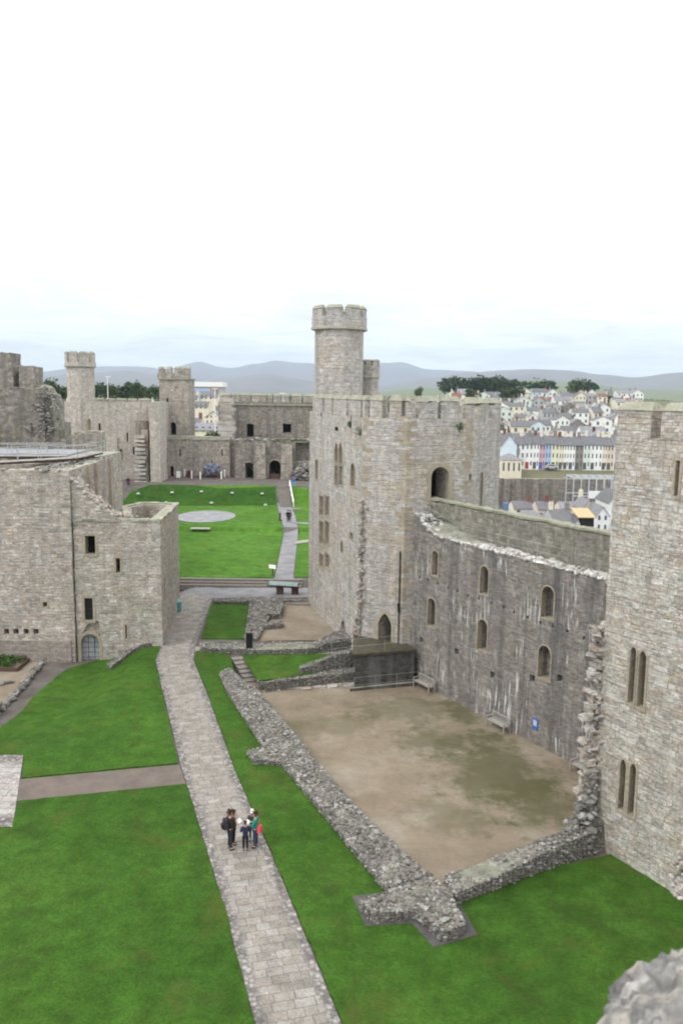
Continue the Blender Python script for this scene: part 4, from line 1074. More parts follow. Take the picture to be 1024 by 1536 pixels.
# gate passage in front
YG = 151.5
root = empty('ruined_gate_passage', 'ruined gate passage with dark arches and a mossy green ledge beyond the upper lawn', 'ruined gate', (GY(410, 710, YG).x, YG, FZ))
A = GY(352, 700, YG+1); B = GY(480, 700, YG); wf = WF(A, B); cut = MB(); W = lambda *a, **k: window(root, wf, cut, *a, **k)
W(368, 379.5, 694.5, 718, 'flat', 2.2, None); W(389, 396, 674, 690, 'round', 1.5); W(403, 421, 690, 722, 'round', 2.6, .25, name='doorway'); W(429.5, 436, 677, 695, 'flat', 1.5)
W(443, 470, 664, 692, 'flat', 1.6, back=False)
zt_ = GY(400, 661, YG).z
wallbox(root, A, B, 0, zt_, 6, M['far_dark'], cut=cut, ragged=.1, rough=.15)
for p0, p1, dz in ((381, 401, -.6), (421, 441, -.7)):
    ua, ub = wf.hit(p0, 700)[0], wf.hit(p1, 700)[0]; mb = MB(); wf.ext(mb, [(ua, 0), (ub, 0), (ub-.3, zt_+dz), (ua+.3, zt_+dz)], -1.0, 1.2)
    o = mb.build('pier', M['far'], root); rough_mesh(o, .8, .15)
mb = MB(); rubble(mb, [tuple(wf.at(.1, 0, 0)[:2]), tuple(wf.at(wf.L, 0, 0)[:2]), tuple(wf.at(wf.L, 0, -5)[:2]), tuple(wf.at(.1, 0, -5)[:2])], lambda x, y: zt_, .4, 1, .1, .5)
mb.build('rubble', M['rubble'], root)
mb = MB()
for q in range(40): p = wf.at(random.uniform(2, wf.L), zt_+.15, random.uniform(-1, .2)); leafclump(mb, p, (.8, .5, .14), 22, .12)
mb.build('moss', M['plant'], root)
MB().prism([(wf.at(wf.hit(404, 710)[0], 0, .5).x, wf.at(0, 0, .5).y-.2), (wf.at(wf.hit(420, 710)[0], 0, .5).x, wf.at(0, 0, .5).y-.2), (wf.at(wf.hit(420, 710)[0], 0, .5).x, wf.at(0, 0, .5).y+.2), (wf.at(wf.hit(404, 710)[0], 0, .5).x, wf.at(0, 0, .5).y+.2)], 3.9, 4.9).build('barrier', M['brownwood'], root)
mb = MB(); c = GH(455, 722)
for q in range(260):
    t = random.random(); an = random.uniform(0, 6.28); r_ = 2.6*math.sqrt(random.random())
    mb.stone((c.x+.4+r_*math.cos(an)*1.1, c.y+2.2+r_*math.sin(an)*.6, c.z+random.random()*(3.9-r_*1.1)), random.uniform(.2, .5), .8)
o = mb.build('rubble_mound', M['rubble'], loc=tuple(c)); tag(o, 'grey heap of ruined masonry at the head of the lawn stairs', 'ruined masonry')

# ================================================================== STEPS
def steps(name, L, Rr, z0, z1, n, m, label, parent=None):
    """n treads between the near edge L[0]-Rr[0] and the far edge L[1]-Rr[1]"""
    mb = MB(); Ln, Lf = Vector(L[0]), Vector(L[1]); Rn, Rf = Vector(Rr[0]), Vector(Rr[1])
    for i in range(n):
        a = Ln.lerp(Lf, i/n); b = Rn.lerp(Rf, i/n); c = Rn.lerp(Rf, 1 if i == n-1 else (i+1.0)/n); d = Ln.lerp(Lf, (i+1.0)/n)
        z = z0+(z1-z0)*(i+1)/n
        mb.prism([tuple(a), tuple(b), tuple(c), tuple(d)], z0-.3, z)
    o = mb.build(name, m, loc=(Ln.x, Ln.y, z0)); tag(o, label, 'steps'); return o
M['stepstone'] = plain('step_stone', (.21, .19, .17), .8, var=.3, scale=5)
a0 = G(245, 884, 0); a1 = G(470, 884, 0)
steps('stone_steps', [(a0.x, 82.9), (a0.x, 84.35)], [(-4.0, 82.9), (-4.0, 84.35)], 0, .64, 3, M['stepstone'], 'three long grey steps along the front edge of the upper lawn')
st = [GH(421, 757), GH(438, 757), GH(416, 728), GH(432, 728)]
steps('stone_steps', [(st[0].x, BK0-.2), (st[2].x, BK1+.3)], [(st[1].x, BK0-.2), (st[3].x, BK1+.3)], 1.2, 4.06, 12, M['stepstone'], 'dark straight stairs climbing the grass bank beside a white handrail')
s_a, s_b = GH(425, 797), GH(447, 797)
steps('stone_steps', [(s_a.x, SB0-.1), (s_a.x+.1, SB1+.1)], [(s_b.x, SB0-.1), (s_b.x, SB1+.1)], .6, 1.26, 4, M['stepstone'], 'short dark steps halfway along the grey lawn path')
railing('handrail', [(st[1].x+.35, BK0-.3, 1.25), (st[3].x+.35, BK1+.2, 4.05)], 1.0, 'white handrail beside the stairs on the grass bank', m='white', r=.07)
# steps down to the hall
q0, q1 = G(346, 985, .1), G(365, 983, .1); q2, q3 = G(369, 1023, HZ+.1), G(386, 1021, HZ+.1)
mb = MB(); n = 6
for i in range(n):
    t0, t1 = i/n, (i+1)/n; a = q0.lerp(q2, t0); b = q1.lerp(q3, t0); c = q1.lerp(q3, t1); d = q0.lerp(q2, t1); z = .1+(HZ-.05)*(i+.5)/n
    mb.prism([(d.x, d.y), (c.x, c.y), (b.x, b.y), (a.x, a.y)], HZ-.3, z)
    e = MB()
o = mb.build('stone_steps', M['stepstone'], loc=tuple(q0)); tag(o, 'short worn steps dropping from the flagstone path to the sunken hall', 'steps')

# ================================================================== LOW RUINED WALLS
def low_wall(name, poly, z1, label, z0=-.9, zlow=0.0, m='rubble', r=.2, sides=True, shrink=0.0):
    r *= .58; cx_ = sum(p[0] for p in poly)/len(poly); cy_ = sum(p[1] for p in poly)/len(poly)
    if shrink:
        n_ = len(poly); ar = sum(poly[i-1][0]*poly[i][1]-poly[i][0]*poly[i-1][1] for i in range(n_)); poly = inset_poly(poly, shrink if ar > 0 else -shrink)
    c = (sum(p[0] for p in poly)/len(poly), sum(p[1] for p in poly)/len(poly), 0)
    root = empty(name, label, 'ruined wall', (poly[0][0], poly[0][1], 0))
    f = z1 if callable(z1) else (lambda x, y: z1)
    g = lambda x, y: f(x, y)+.07*noise.noise(Vector((x*1.1, y*1.1, 4)))
    o = MB().prism([(x, y) for x, y in poly], z0, lambda x, y: f(x, y)-.05).build('core', M['core'], root)
    mb = MB(); rubble(mb, poly, lambda x, y: g(x, y)-.03, r, 1.0, .04, .5)
    if sides: rubble_edges(mb, poly, lambda x, y: zlow, g, r*.95)
    mb.build('rubble_stone', M[m], root); return root
Hn = .3
def GP(pts, z): return [tuple(G(a, b, z)[:2]) for a, b in pts]
# counter clockwise or not does not matter for recalculated rubble; the core faces are fixed below
low_wall('ruined_hall_wall', GP([(326, 1008), (345, 1001), (368, 1020), (391, 1036), (463, 1123), (546, 1219), (642, 1306), (672, 1330), (682, 1345), (655, 1360), (585, 1346), (490, 1228), (420, 1144), (377, 1142), (366, 1124), (393, 1120), (338, 1035)], Hn), Hn,
         'long broad rubble wall footing running diagonally between the lawn and the sunken gravel hall', zlow=-.1, r=.18, shrink=.16)
def endtop(x, y): return .62
low_wall('ruined_wall_corner', GP([(530, 1352), (585, 1335), (640, 1318), (690, 1335), (684, 1350), (706, 1392), (664, 1408), (622, 1372), (556, 1378)], .4), .5,
         'cross shaped corner of rubble footings with two short spurs on the front lawn', zlow=-.05, r=.19, shrink=.2)
fp = P2([(528, 1347), (600, 1338), (690, 1360), (716, 1405), (650, 1424), (618, 1388), (548, 1392)])
sheet('footing_bed', fp, plain('dark_footing_mortar', (.085, .08, .078), .9, var=.3, scale=2), .065, None)
e0 = G(672, 1318, .9); e1 = G(880, 1240, .9); e2 = G(905, 1265, .9); e3 = G(680, 1345, .9)
low_wall('ruined_hall_end_wall', [(G(668, 1312, .6).x, G(668, 1312, .6).y), (G(860, 1242, 1.0).x, G(860, 1242, 1.0).y), (12.2, 35.8), (12.0, 34.4), (G(682, 1342, .5).x, G(682, 1342, .5).y)], lambda x, y: .55+.5*ss(5, 11, x),
         'near end rubble wall of the hall, joining the footings to the great tower', zlow=-.05, r=.18)
low_wall('low_rubble_wall', GP([(301, 963), (420, 962), (470, 964), (520, 952), (528, 966), (470, 973), (380, 974), (301, 970)], .45), lambda x, y: .4+.5*ss(-3, 0, x),
         'low rubble wall along the back of the flagstone path', r=.18)
low_wall('low_rubble_wall', [G2(386, 1020, -.1), G2(450, 1012, -.1), G2(530, 1000, 0), G2(532, 1009, 0), G2(450, 1021, -.2), G2(388, 1027, -.2)], lambda x, y: -.05+.1*ss(-4, 0, x), 'low rubble kerb wall between the terrace lawn and the sunken hall', z0=-1, zlow=HZ, r=.16)
low_wall('broken_rubble_wall', [G2(450, 996, .6), G2(532, 979, .9), G2(536, 995, .3), G2(452, 1009, .1)], lambda x, y: .45+.75*ss(-3, .6, x), 'taller broken rubble wall beside the dark stone platform', z0=-1, zlow=-.2, r=.18)
low_wall('low_rubble_wall', GP([(376, 901), (404, 900), (408, 912), (400, 930), (386, 957), (368, 957)], .3), .3, 'rubble wall base between the small square lawn and the gravel yard', r=.22)
low_wall('low_rubble_wall', GP([(404, 905), (424, 903), (420, 921), (400, 922)], .45), .5, 'small rubble block at the top corner of the gravel yard', r=.2)
low_wall('low_rubble_wall', GP([(386, 935), (424, 933), (424, 937), (386, 940)], .35), .4, 'thin line of rubble crossing the edge of the gravel yard', r=.14)
low_wall('low_rubble_wall', GP([(322, 899), (375, 897), (465, 896), (465, 901), (375, 903), (322, 902)], .3), .35, 'low pale kerb of stones along the near side of the cross path', r=.15)
steps('stone_steps', [G2(428, 908, 0), G2(426, 902, 0)], [G2(466, 909, 0), G2(464, 901, 0)], 0, .5, 3, M['stepstone'], 'few curved grey steps between the gravel yard and the cross path')
steps('stone_steps', [G2(300, 978, 0), G2(302, 968, 0)], [G2(318, 980, 0), G2(320, 969, 0)], 0, .1, 2, M['block'], 'two pale step slabs where the flagstone path leaves the main path')
low_wall('low_rubble_wall', GP([(160, 982), (196, 966), (238, 961), (240, 966), (200, 972), (166, 990)], .1), lambda x, y: hf(x, y)+.35, 'stone footing at the base of the gatehouse by the lawn edge', r=.15)
# slab paving strip at the head of the hall
mb = MB()
for q in range(26):
    t = q/26; p = GY(0, 0, 1) if 0 else G(395+135*t, 1034-10*t, HZ+.05)
    mb.box((p.x+random.uniform(-.1, .1), p.y+random.uniform(-.35, .5), HZ+.06), (random.uniform(.4, .8), random.uniform(.4, .9), .12), .1, .04)
o = mb.build('fallen_slabs', M['block'], loc=(-4, 54, HZ)); tag(o, 'row of worn pale slabs lying at the head of the sunken hall', 'stone slabs')

# dark platform with railings
root = empty('stone_platform', 'dark wet stone platform below the pointed doorway of the octagonal tower', 'platform', (3, 57, HZ))
PL = [(1.05, 55.9), (5.35, 57.3), (4.45, 59.2), (1.2, 60.2)]
o = solid('wall', MB().prism(PL, HZ-.2, 1.7), MB(), M['platform'], root); rough_mesh(o, .6, .04)
mb = MB(); mb.prism([(.9, 55.7), (5.5, 57.15), (4.5, 59.2), (1.0, 60.3)], 1.7, 1.86); o2 = mb.build('top_slab', plain('wet_timber_slab', (.07, .065, .04), .6, var=.4, scale=3), root)
for i, zt_ in enumerate((.05,)):
    mb = MB().prism([(.75, 55.55), (5.6, 57.0), (5.5, 57.3), (.8, 55.9)], HZ-.3, HZ+.22); mb.build('plinth', M['platform'], root)
railing('railing', [(-.6, 58.2, .9), (1.1, 55.95, 1.86), (5.25, 57.3, 1.86), (4.3, 58.3, 1.86)], 1.05, 'thin pale rail round the top of the dark stone platform', r=.009, m='steel')
railing('railing', [(1.0, 55.3, HZ), (5.6, 56.75, HZ)], 1.1, 'thin pale rail standing in front of the dark stone platform', r=.008, m='steel')

# railing on the curtain walk
railing('railing', [(*curp(-6.5, .25), 11.4), (*curp(-2, .3), 10.3), (*curp(8, .35), 10.35)], .95, 'very thin wire rail along the rubble walkway on the curtain wall', r=.009, m='steel', post=3.5)

# ================================================================== FURNITURE
def bench(loc, rz, label, w=1.6, group='wooden benches against the curtain wall'):
    root = empty('bench', label, 'bench', loc, group); root.rotation_euler = (0, 0, rz)
    def part(mb, name):
        me = bpy.data.meshes.new(name); me.from_pydata(mb.v, [], mb.f); me.update(); auto_uv(me); me.materials.append(M['wood'])
        o = bpy.data.objects.new(name, me); COL.objects.link(o); o.parent = root
    mb = MB()
    for i in range(4): mb.box((0, -.05-.12*i, .44), (w, .1, .03))
    part(mb, 'seat')
    mb = MB()
    for i in range(int(w/.13)): mb.box((-w/2+.1+.13*i, .045, .7), (.05, .025, .38))
    mb.box((0, .05, .9), (w, .04, .07)); mb.box((0, .045, .5), (w, .04, .05)); part(mb, 'backrest')
    for s in (-1, 1):
        for y, h in ((.05, .9), (-.45, .62)):
            mb = MB(); mb.box((s*(w/2-.04), y, h/2), (.07, .07, h)); part(mb, 'leg')
        mb = MB(); mb.box((s*(w/2-.04), -.2, .64), (.08, .56, .04)); part(mb, 'armrest')
    return root
an = math.atan2(CURD.y, CURD.x)
for (px, py, lb, ww) in ((658, 1030, 'dark weathered bench against the wall nearest the stone platform', 1.9), (757, 1092, 'pale grey bench alone at the middle of the curtain wall', 1.7), (880, 1163, 'pale grey bench half hidden behind the broken edge of the great tower', 1.7)):
    p = G(px, py, HZ); s = (Vector((p.x, p.y))-CURB).dot(CURD); q = curp(s, -.35)
    bench((q[0], q[1], HZ+.03), an, lb, ww)
# wall sign and grille
wf = WF(curp(-8.6), curp(13))
def sign_on(wf, px0, px1, py0, py1, name, label, cat, m, frame, marks=None):
    u0, z1 = wf.hit(px0, py0); u1, _ = wf.hit(px1, py0); z0 = wf.hit(px0, py1)[1]; c = wf.at((u0+u1)/2, (z0+z1)/2, .03)
    root = empty(name, label, cat, tuple(c)); mb = MB(); wf.ext(mb, [(u0, z0), (u1, z0), (u1, z1), (u0, z1)], .004, .05); mb.build('panel', m, root)
    if marks:
        mb = MB(); wf.ext(mb, [(u0+.08, z0+(z1-z0)*.35), (u1-.08, z0+(z1-z0)*.35), (u1-.08, z1-.1), (u0+.08, z1-.1)], .052, .06); mb.build('print', marks, root)
    return root
sign_on(wf, 799.5, 807.5, 1076, 1093, 'wall_sign', 'small blue and white information sign on the curtain wall right of the middle bench', 'sign', M['blue'], 0, plain('sign_print', (.45, .5, .6), .6, var=.5, scale=14))
root = sign_on(wf, 601, 617, 940, 955, 'slotted_panel', 'dark slotted panel on the curtain wall above the stone platform', 'panel', M['black'], 0)
mb = MB()
for i in range(6): u = wf.hit(602.5+2.4*i, 947)[0]; z = wf.hit(602.5+2.4*i, 947)[1]; wf.ext(mb, [(u-.04, z-.3), (u+.04, z-.3), (u+.04, z+.3), (u-.04, z+.3)], .05, .08)
mb.build('slat', M['steel'], root)
# black info pillar
p = GH(374, 980); root = empty('information_pillar', 'black upright information pillar standing on the flagstone path', 'pillar', tuple(p))
mb = MB().box((p.x, p.y, .82), (.5, .22, 1.5)); mb.box((p.x, p.y, 1.6), (.54, .26, .06)); mb.build('column', M['black'], root)
MB().box((p.x, p.y, .05), (.8, .5, .08)).build('foot', M['black'], root)
# teal bin
p = GH(266.5, 917); root = empty('litter_bin', 'small teal litter bin at the far corner of the gatehouse', 'bin', tuple(p))
MB().prism(ngon(p.x, p.y, .33, 10), .05, .85).build('body', M['teal'], root)
mb = MB(); mb.prism(ngon(p.x, p.y, .37, 10), .85, .93); mb.prism(ngon(p.x, p.y, .34, 10), .93, 1.1, ngon(p.x, p.y, .2, 10)); mb.build('lid', plain('pale_teal', (.2, .42, .4), .5), root)
MB().prism(ngon(p.x, p.y, .3, 10), 0, .06).build('base', M['black'], root)
# tilted info table on two timber posts
p = G(431, 891, 0); root = empty('information_table', 'pale green tilted information table on two thick brown posts below the lawn steps', 'information board', tuple(p))
for s in (-.75, .75): MB().box((p.x+s, p.y, .45), (.7, .6, .9), 0, .02).build('post', M['brownwood'], root)
MB().box((p.x-.4, p.y-.25, 1.08), (2.9, .7, .09), -.08, 0, (.42, .03)).build('panel', plain('pale_green_panel', (.2, .26, .25), .4, var=.25, scale=2.5), root)
MB().box((p.x-.4, p.y-.25, 1.03), (3.1, .8, .06), -.08, 0, (.42, .03)).build('frame', M['black'], root)
# lectern on the lawn
p = GH(409, 864); root = empty('lectern_sign', 'small pale lectern sign on a dark post at the lawn corner', 'sign', tuple(p))
MB().box((p.x, p.y, p.z+.05), (.5, .4, .08)).build('foot', M['black'], root); MB().tube(p, p+Vector((0, 0, .95)), .05).build('post', M['black'], root)
MB().box((p.x-.05, p.y-.05, p.z+1.0), (.7, .5, .04), .1, 0, (.6, .2)).build('panel', M['white'], root)
# second small post
p = GH(420, 781); root = empty('lectern_sign', 'dark little signpost left of the walking pair on the lawn path', 'sign', tuple(p))
MB().box((p.x, p.y, p.z+.05), (.6, .4, .1)).build('foot', M['black'], root); MB().box((p.x, p.y, p.z+.6), (.25, .12, 1.1)).build('post', M['brownwood'], root)
# stone bench slab on the upper lawn
p = GH(302, 795); root = empty('stone_table', 'pale rectangular slatted bench block on the middle of the upper lawn', 'bench', tuple(p))
mb = MB()
for i in range(3): mb.box((p.x, p.y-.9+.9*i, p.z+.14), (2.7, .8, .08), 0, .01)
mb.build('top', M['wood'], root)
for s in (-1, 1): MB().box((p.x+s*1.1, p.y, p.z+.05), (.2, 2.2, .1)).build('leg', M['wood'], root)
# pale flat stone and stake by the stairs
p = GH(447, 765); o = MB().box((p.x-.2, p.y, p.z+.12), (1.3, .7, .3), 0, .05).build('stone_slab', M['block'], loc=tuple(p)); tag(o, 'pale flat stone lying at the foot of the bank stairs', 'stone')
# floodlights in the bank
for i, (a, b, lb) in enumerate([(258, 735, 'leftmost upper'), (302, 736, 'second upper'), (348, 737, 'third upper'), (393, 738.5, 'fourth upper, next to the stairs'), (249, 751, 'lower left'), (317, 751.5, 'lower middle'), (398, 754, 'lower right'), (207, 734, 'top left, near the gatehouse edge')]):
    p = GH(a, b); root = empty('ground_floodlight', 'small white floodlight box in the grass bank, '+lb, 'floodlight', tuple(p), 'white floodlights set in the grass bank')
    mb = MB(); mb.prism([(p.x-.26, p.y-.15), (p.x+.26, p.y-.15), (p.x+.26, p.y+.15), (p.x-.26, p.y+.15)], p.z, p.z+.22, [(p.x-.2, p.y-.03), (p.x+.2, p.y-.03), (p.x+.2, p.y+.12), (p.x-.2, p.y+.12)])
    mb.build('housing', M['steel'], root); MB().box((p.x, p.y, p.z-.0), (.6, .36, .1)).build('base', M['wood'], root)
# display by the far low wall: white posts with a rope round covered siege gear
pr_ = [(287, 713.5), (298, 716.5), (303, 719), (313, 718), (337, 719), (344, 716), (348, 712)]
zz = 4.0
for i, (a, b) in enumerate([(277, 715), (287.5, 717.5), (300.5, 719), (332, 718.5), (337, 716)]):
    p = G(a, b, 4.0); root = empty('white_post', ['white post next to the notice board', 'white post left of the covered engine', 'white post in front of the covered engine', 'white post on the right near the stone steps', 'rearmost white post on the right of the display'][i], 'post', tuple(p), 'white posts round the siege display')
    MB().box((p.x, p.y, 4.65), (.24, .24, 1.3)).build('shaft', M['white'], root); MB().prism([(p.x-.14, p.y-.14), (p.x+.14, p.y-.14), (p.x+.14, p.y+.14), (p.x-.14, p.y+.14)], 5.3, 5.45, [(p.x-.02, p.y-.02), (p.x+.02, p.y-.02), (p.x+.02, p.y+.02), (p.x-.02, p.y+.02)]).build('cap', M['white'], root)
p = G(315, 717, 4.0); root = empty('siege_engine', 'grey blue sheeted wooden siege engine in front of the far low wall', 'siege engine', tuple(p))
mb = MB()
for s in (-1.6, 1.6): mb.tube((p.x+s, p.y-.6, 4.1), (p.x+s*.3, p.y+.4, 6.0), .09).tube((p.x+s, p.y+1.3, 4.1), (p.x+s*.3, p.y+.4, 6.0), .09)
mb.tube((p.x-2.6, p.y, 4.3), (p.x+2.2, p.y+.2, 4.6), .11).tube((p.x-.2, p.y+.3, 4.5), (p.x+.4, p.y+.3, 7.2), .08).tube((p.x-2.4, p.y+.8, 4.25), (p.x+2.2, p.y+.9, 4.25), .1)
mb.build('frame', M['brownwood'], root)
mb = MB()
for q in range(16): mb.stone((p.x+.3+random.uniform(-1.1, 1.1), p.y+.3, 4.7+random.uniform(0, 1.7)), .62, 1.0, .2)
mb.build('cover', plain('blue_grey_sheet', (.17, .19, .25), .6, var=.3, scale=2), root, True)
p = G(284, 716, 4.0); root = empty('timber_crate', 'dark red brown timber crate stack left of the covered engine', 'crate', tuple(p)); mb = MB()
for q in range(6): mb.box((p.x, p.y, 4.15+.2*q), (1.2-.1*q, .8, .16), random.uniform(-.2, .2), .02)
mb.build('slats', plain('red_brown_timber', (.12, .04, .03), .8, var=.3), root)
p = G(267.5, 718.5, 4.0); root = empty('notice_board', 'white upright notice board beside the small black doorway', 'notice board', tuple(p))
MB().box((p.x, p.y, 4.85), (.75, .08, 1.2)).build('panel', M['white'], root); MB().box((p.x, p.y+.05, 4.5), (.1, .08, 1.1)).build('post', M['brownwood'], root)

# ================================================================== PEOPLE
SKIN = plain('skin', (.48, .28, .2), .6, var=.06, scale=10)
def cloth(name, c): return plain(name, c, .9, var=.2, scale=18)
def skinmesh(verts, edges, radii, sub=2):
    me = bpy.data.meshes.new('s'); me.from_pydata(verts, edges, []); me.update()
    o = bpy.data.objects.new('s', me); COL.objects.link(o)
    md = o.modifiers.new('k', 'SKIN'); md.use_smooth_shade = True
    for i, r in enumerate(radii):
        sv = me.skin_vertices[0].data[i]; sv.radius = (r, r) if not isinstance(r, tuple) else r
    me.skin_vertices[0].data[0].use_root = True
    s = o.modifiers.new('u', 'SUBSURF'); s.levels = sub; s.render_levels = sub
    dg = bpy.context.evaluated_depsgraph_get(); out = bpy.data.meshes.new_from_object(o.evaluated_get(dg))
    bpy.data.objects.remove(o); return out
def person(loc, rz, H, label, top, bottom, hair, shoes, coat_len=.46, arm=('bent', 'bent'), stride=.0, bag=None, hat=None, head_tilt=.25, sub=2, paper=None, hairlen=0.0):
    """Z up, facing +Y in its own frame; H is the standing height"""
    k = H/1.75; root = empty('person', label, 'person', loc); rotm = Matrix.Rotation(rz, 4, 'Z')
    def put(me, name, m, par=None):
        me.transform(Matrix.Scale(k, 4)); me.transform(rotm)
        if me.materials: me.materials.clear()
        if not me.uv_layers: auto_uv(me)
        me.materials.append(m)
        for p in me.polygons: p.use_smooth = True
        o = bpy.data.objects.new(name, me); COL.objects.link(o); o.parent = par or root; return o
    V = []; E_ = []; Rr = []
    def v(p, r, par=None):
        V.append(p); Rr.append(r)
        if par is not None: E_.append((par, len(V)-1))
        return len(V)-1
    pel = v((0, 0, .95), (.15, .11)); bel = v((0, 0, 1.1), (.135, .1), pel); ch = v((0, 0, 1.28), (.155, .11), bel); nk = v((0, .0, 1.44), (.07, .07), ch)
    nk2 = v((0, .02, 1.5), (.052, .055), nk); hd0 = v((0, .03, 1.56), (.07, .085), nk2); hd1 = v((0, .035, 1.65), (.078, .098), hd0); hd2 = v((0, .02, 1.72), (.055, .07), hd1)
    nose = v((0, .12, 1.62), .016, hd1)
    arms = []; hands = []
    for s, mode in ((-1, arm[0]), (1, arm[1])):
        sh = v((s*.18, 0, 1.4), .062, ch)
        if mode == 'down': el = (s*.24, -.02, 1.12); wr = (s*.25, .05, .87); hn = (s*.25, .08, .78)
        else: el = (s*.25, .03, 1.12); wr = (s*.14, .26, 1.14); hn = (s*.09, .34, 1.15)
        e = v(el, .046, sh); w_ = v(wr, .032, e); h_ = v(hn, .036, w_); arms.append((V[sh], el, wr)); hands.append((Vector(wr), Vector(hn), s))
        d = (Vector(hn)-Vector(wr)).normalized(); side = Vector((1, 0, 0)) if mode != 'down' else Vector((0, 1, 0))
        for q, L in enumerate((.07, .085, .08, .06)):
            base = Vector(hn)+side*(q-1.5)*.02; f1 = v(tuple(base+d*L*.5), .009, h_); v(tuple(base+d*L+Vector((0, 0, -.02))), .007, f1)
        t1 = v(tuple(Vector(wr)+d*.04+side*.045*(-s if mode != 'down' else 1)), .012, h_); v(tuple(Vector(wr)+d*.085+side*.05*(-s if mode != 'down' else 1)), .009, t1)
    legs = []
    for s in (-1, 1):
        f = s*stride; hp = v((s*.09, 0, .86), .092, pel); kn = (s*.1, f*.45+.02, .49); an_ = (s*.1, f-.02, .09)
        kk = v(kn, .058, hp); aa = v(an_, .04, kk); v((s*.105, f+.13, .035), .036, aa); legs.append((kn, an_, f, s))
    body = put(skinmesh(V, E_, Rr, sub), 'body', SKIN)
    # trousers
    V = []; E_ = []; Rr = []; p0 = v((0, 0, .97), (.165, .125)); v((0, 0, 1.05), (.15, .115), p0)
    for kn, an_, f, s in legs:
        a = v((s*.09, 0, .84), .108, p0); b = v(kn, .075, a); v((an_[0], an_[1], an_[2]+.03), .062, b)
    put(skinmesh(V, E_, Rr, 1), 'trousers', bottom, body)
    # coat
    V = []; E_ = []; Rr = []; c0 = v((0, 0, 1.27), (.18, .135)); c1 = v((0, 0, 1.1), (.165, .13), c0); v((0, 0, 1.27-coat_len), (.185, .15), c1); v((0, 0, 1.43), (.09, .085), c0)
    for (sh, el, wr) in arms:
        a = v(tuple(Vector(sh)*1.0), .08, c0); b = v(el, .064, a); v(tuple(Vector(el).lerp(Vector(wr), .9)), .046, b)
    put(skinmesh(V, E_, Rr, 1), 'coat', top, body)
    # shoes
    for kn, an_, f, s in legs:
        V = []; E_ = []; Rr = []; a = v((s*.1, f-.06, .05), (.045, .05)); b = v((s*.104, f+.06, .045), (.05, .04), a); v((s*.106, f+.16, .035), (.045, .032), b)
        put(skinmesh(V, E_, Rr, 1), 'shoe', shoes, body)
    # eyes, mouth, ears
    mb = MB()
    for s in (-1, 1): mb.box((s*.033, .125, 1.645), (.024, .012, .012))
    mb.box((0, .122, 1.565), (.045, .012, .009)); me = bpy.data.meshes.new('face'); me.from_pydata(mb.v, [], mb.f); put(me, 'face', M['black'], body)
    # hair
    V = []; E_ = []; Rr = []; a = v((0, -.01, 1.69), (.09, .098)); b = v((0, .015, 1.745), (.065, .075), a); c = v((0, -.055, 1.62), (.075, .05), a)
    if hairlen: v((0, -.06, 1.62-hairlen), (.085, .04), c)
    put(skinmesh(V, E_, Rr, 1), 'hair', hair, body)
    if hat:
        mb = MB(); mb.prism(ngon(0, .01, .125, 12), 1.69, 1.72); mb.prism(ngon(0, .0, .105, 12), 1.72, 1.82, ngon(0, 0, .075, 12)); mb.box((0, .14, 1.7), (.13, .12, .015))
        me = bpy.data.meshes.new('hat'); me.from_pydata(mb.v, [], mb.f); put(me, 'hat', hat, body)
    def held(name, m, pts_fn, label, cat, off=(0, 0, 0)):
        pass
    return root, k, rotm
def carried(name, label, cat, r, parts):
    """a carried thing stays top-level; parts are (mesh builder in the person's frame, part name, material)"""
    root, k, rotm = r; o = empty(name, label, cat, tuple(root.location))
    for mb, nm, m in parts:
        me = bpy.data.meshes.new(nm); me.from_pydata([tuple(rotm @ (Vector(p)*k)) for p in mb.v], [], mb.f); me.update(); auto_uv(me); me.materials.append(m)
        q = bpy.data.objects.new(nm, me); COL.objects.link(q); q.parent = o
    return o
BLK = cloth('black_cloth', (.018, .017, .017)); DKJ = cloth('dark_denim', (.022, .025, .035)); NAVY = cloth('navy_coat', (.022, .028, .06)); TEAL = cloth('teal_jacket', (.02, .22, .17)); JEAN = cloth('blue_jeans', (.035, .055, .10)); BRH = cloth('brown_hair', (.06, .03, .018)); BRC = cloth('brown_coat', (.09, .04, .025)); REDC = cloth('coral_bag_cloth', (.6, .08, .09)); WHC = cloth('white_hat_cloth', (.75, .73, .72)); GRC = cloth('grey_cloth', (.1, .1, .11)); BLUE = cloth('bright_blue_coat', (.05, .15, .5)); PUR = cloth('purple_grey_coat', (.1, .08, .13)); PEACH = cloth('peach_shirt', (.7, .35, .25))
def paper_mb(): return MB().box((0, .41, 1.19), (.3, .2, .008), 0, 0, (.5, 0))
def at(px, py): p = GH(px, py); return (p.x, p.y, p.z+.015)
man = person(at(345, 1275), R(-62), 1.82, 'man in black coat with a backpack, leftmost of the group on the path', BLK, DKJ, BRH, M['black'], .5)
mb = MB()
for q in range(1):
    mb.prism([(-.16, -.3), (.16, -.3), (.18, -.13), (-.18, -.13)], 1.0, 1.42, [(-.13, -.27), (.13, -.27), (.15, -.13), (-.15, -.13)])
mb2 = MB()
for s in (-1, 1): mb2.tube((s*.12, -.14, 1.38), (s*.13, .13, 1.36), .018).tube((s*.13, .13, 1.36), (s*.15, .1, 1.1), .018)
mb3 = MB().prism([(-.12, -.36), (.12, -.36), (.12, -.29), (-.12, -.29)], 1.03, 1.22)
o = carried('backpack', 'dark backpack worn by the man in black', 'backpack', man, [(mb, 'bag', cloth('charcoal_bag', (.03, .03, .034))), (mb2, 'strap', BLK), (mb3, 'pocket', BLK)])
carried('map_sheet', 'white folded map sheet held by the man in black', 'map', man, [(paper_mb(), 'sheet', M['white'])])
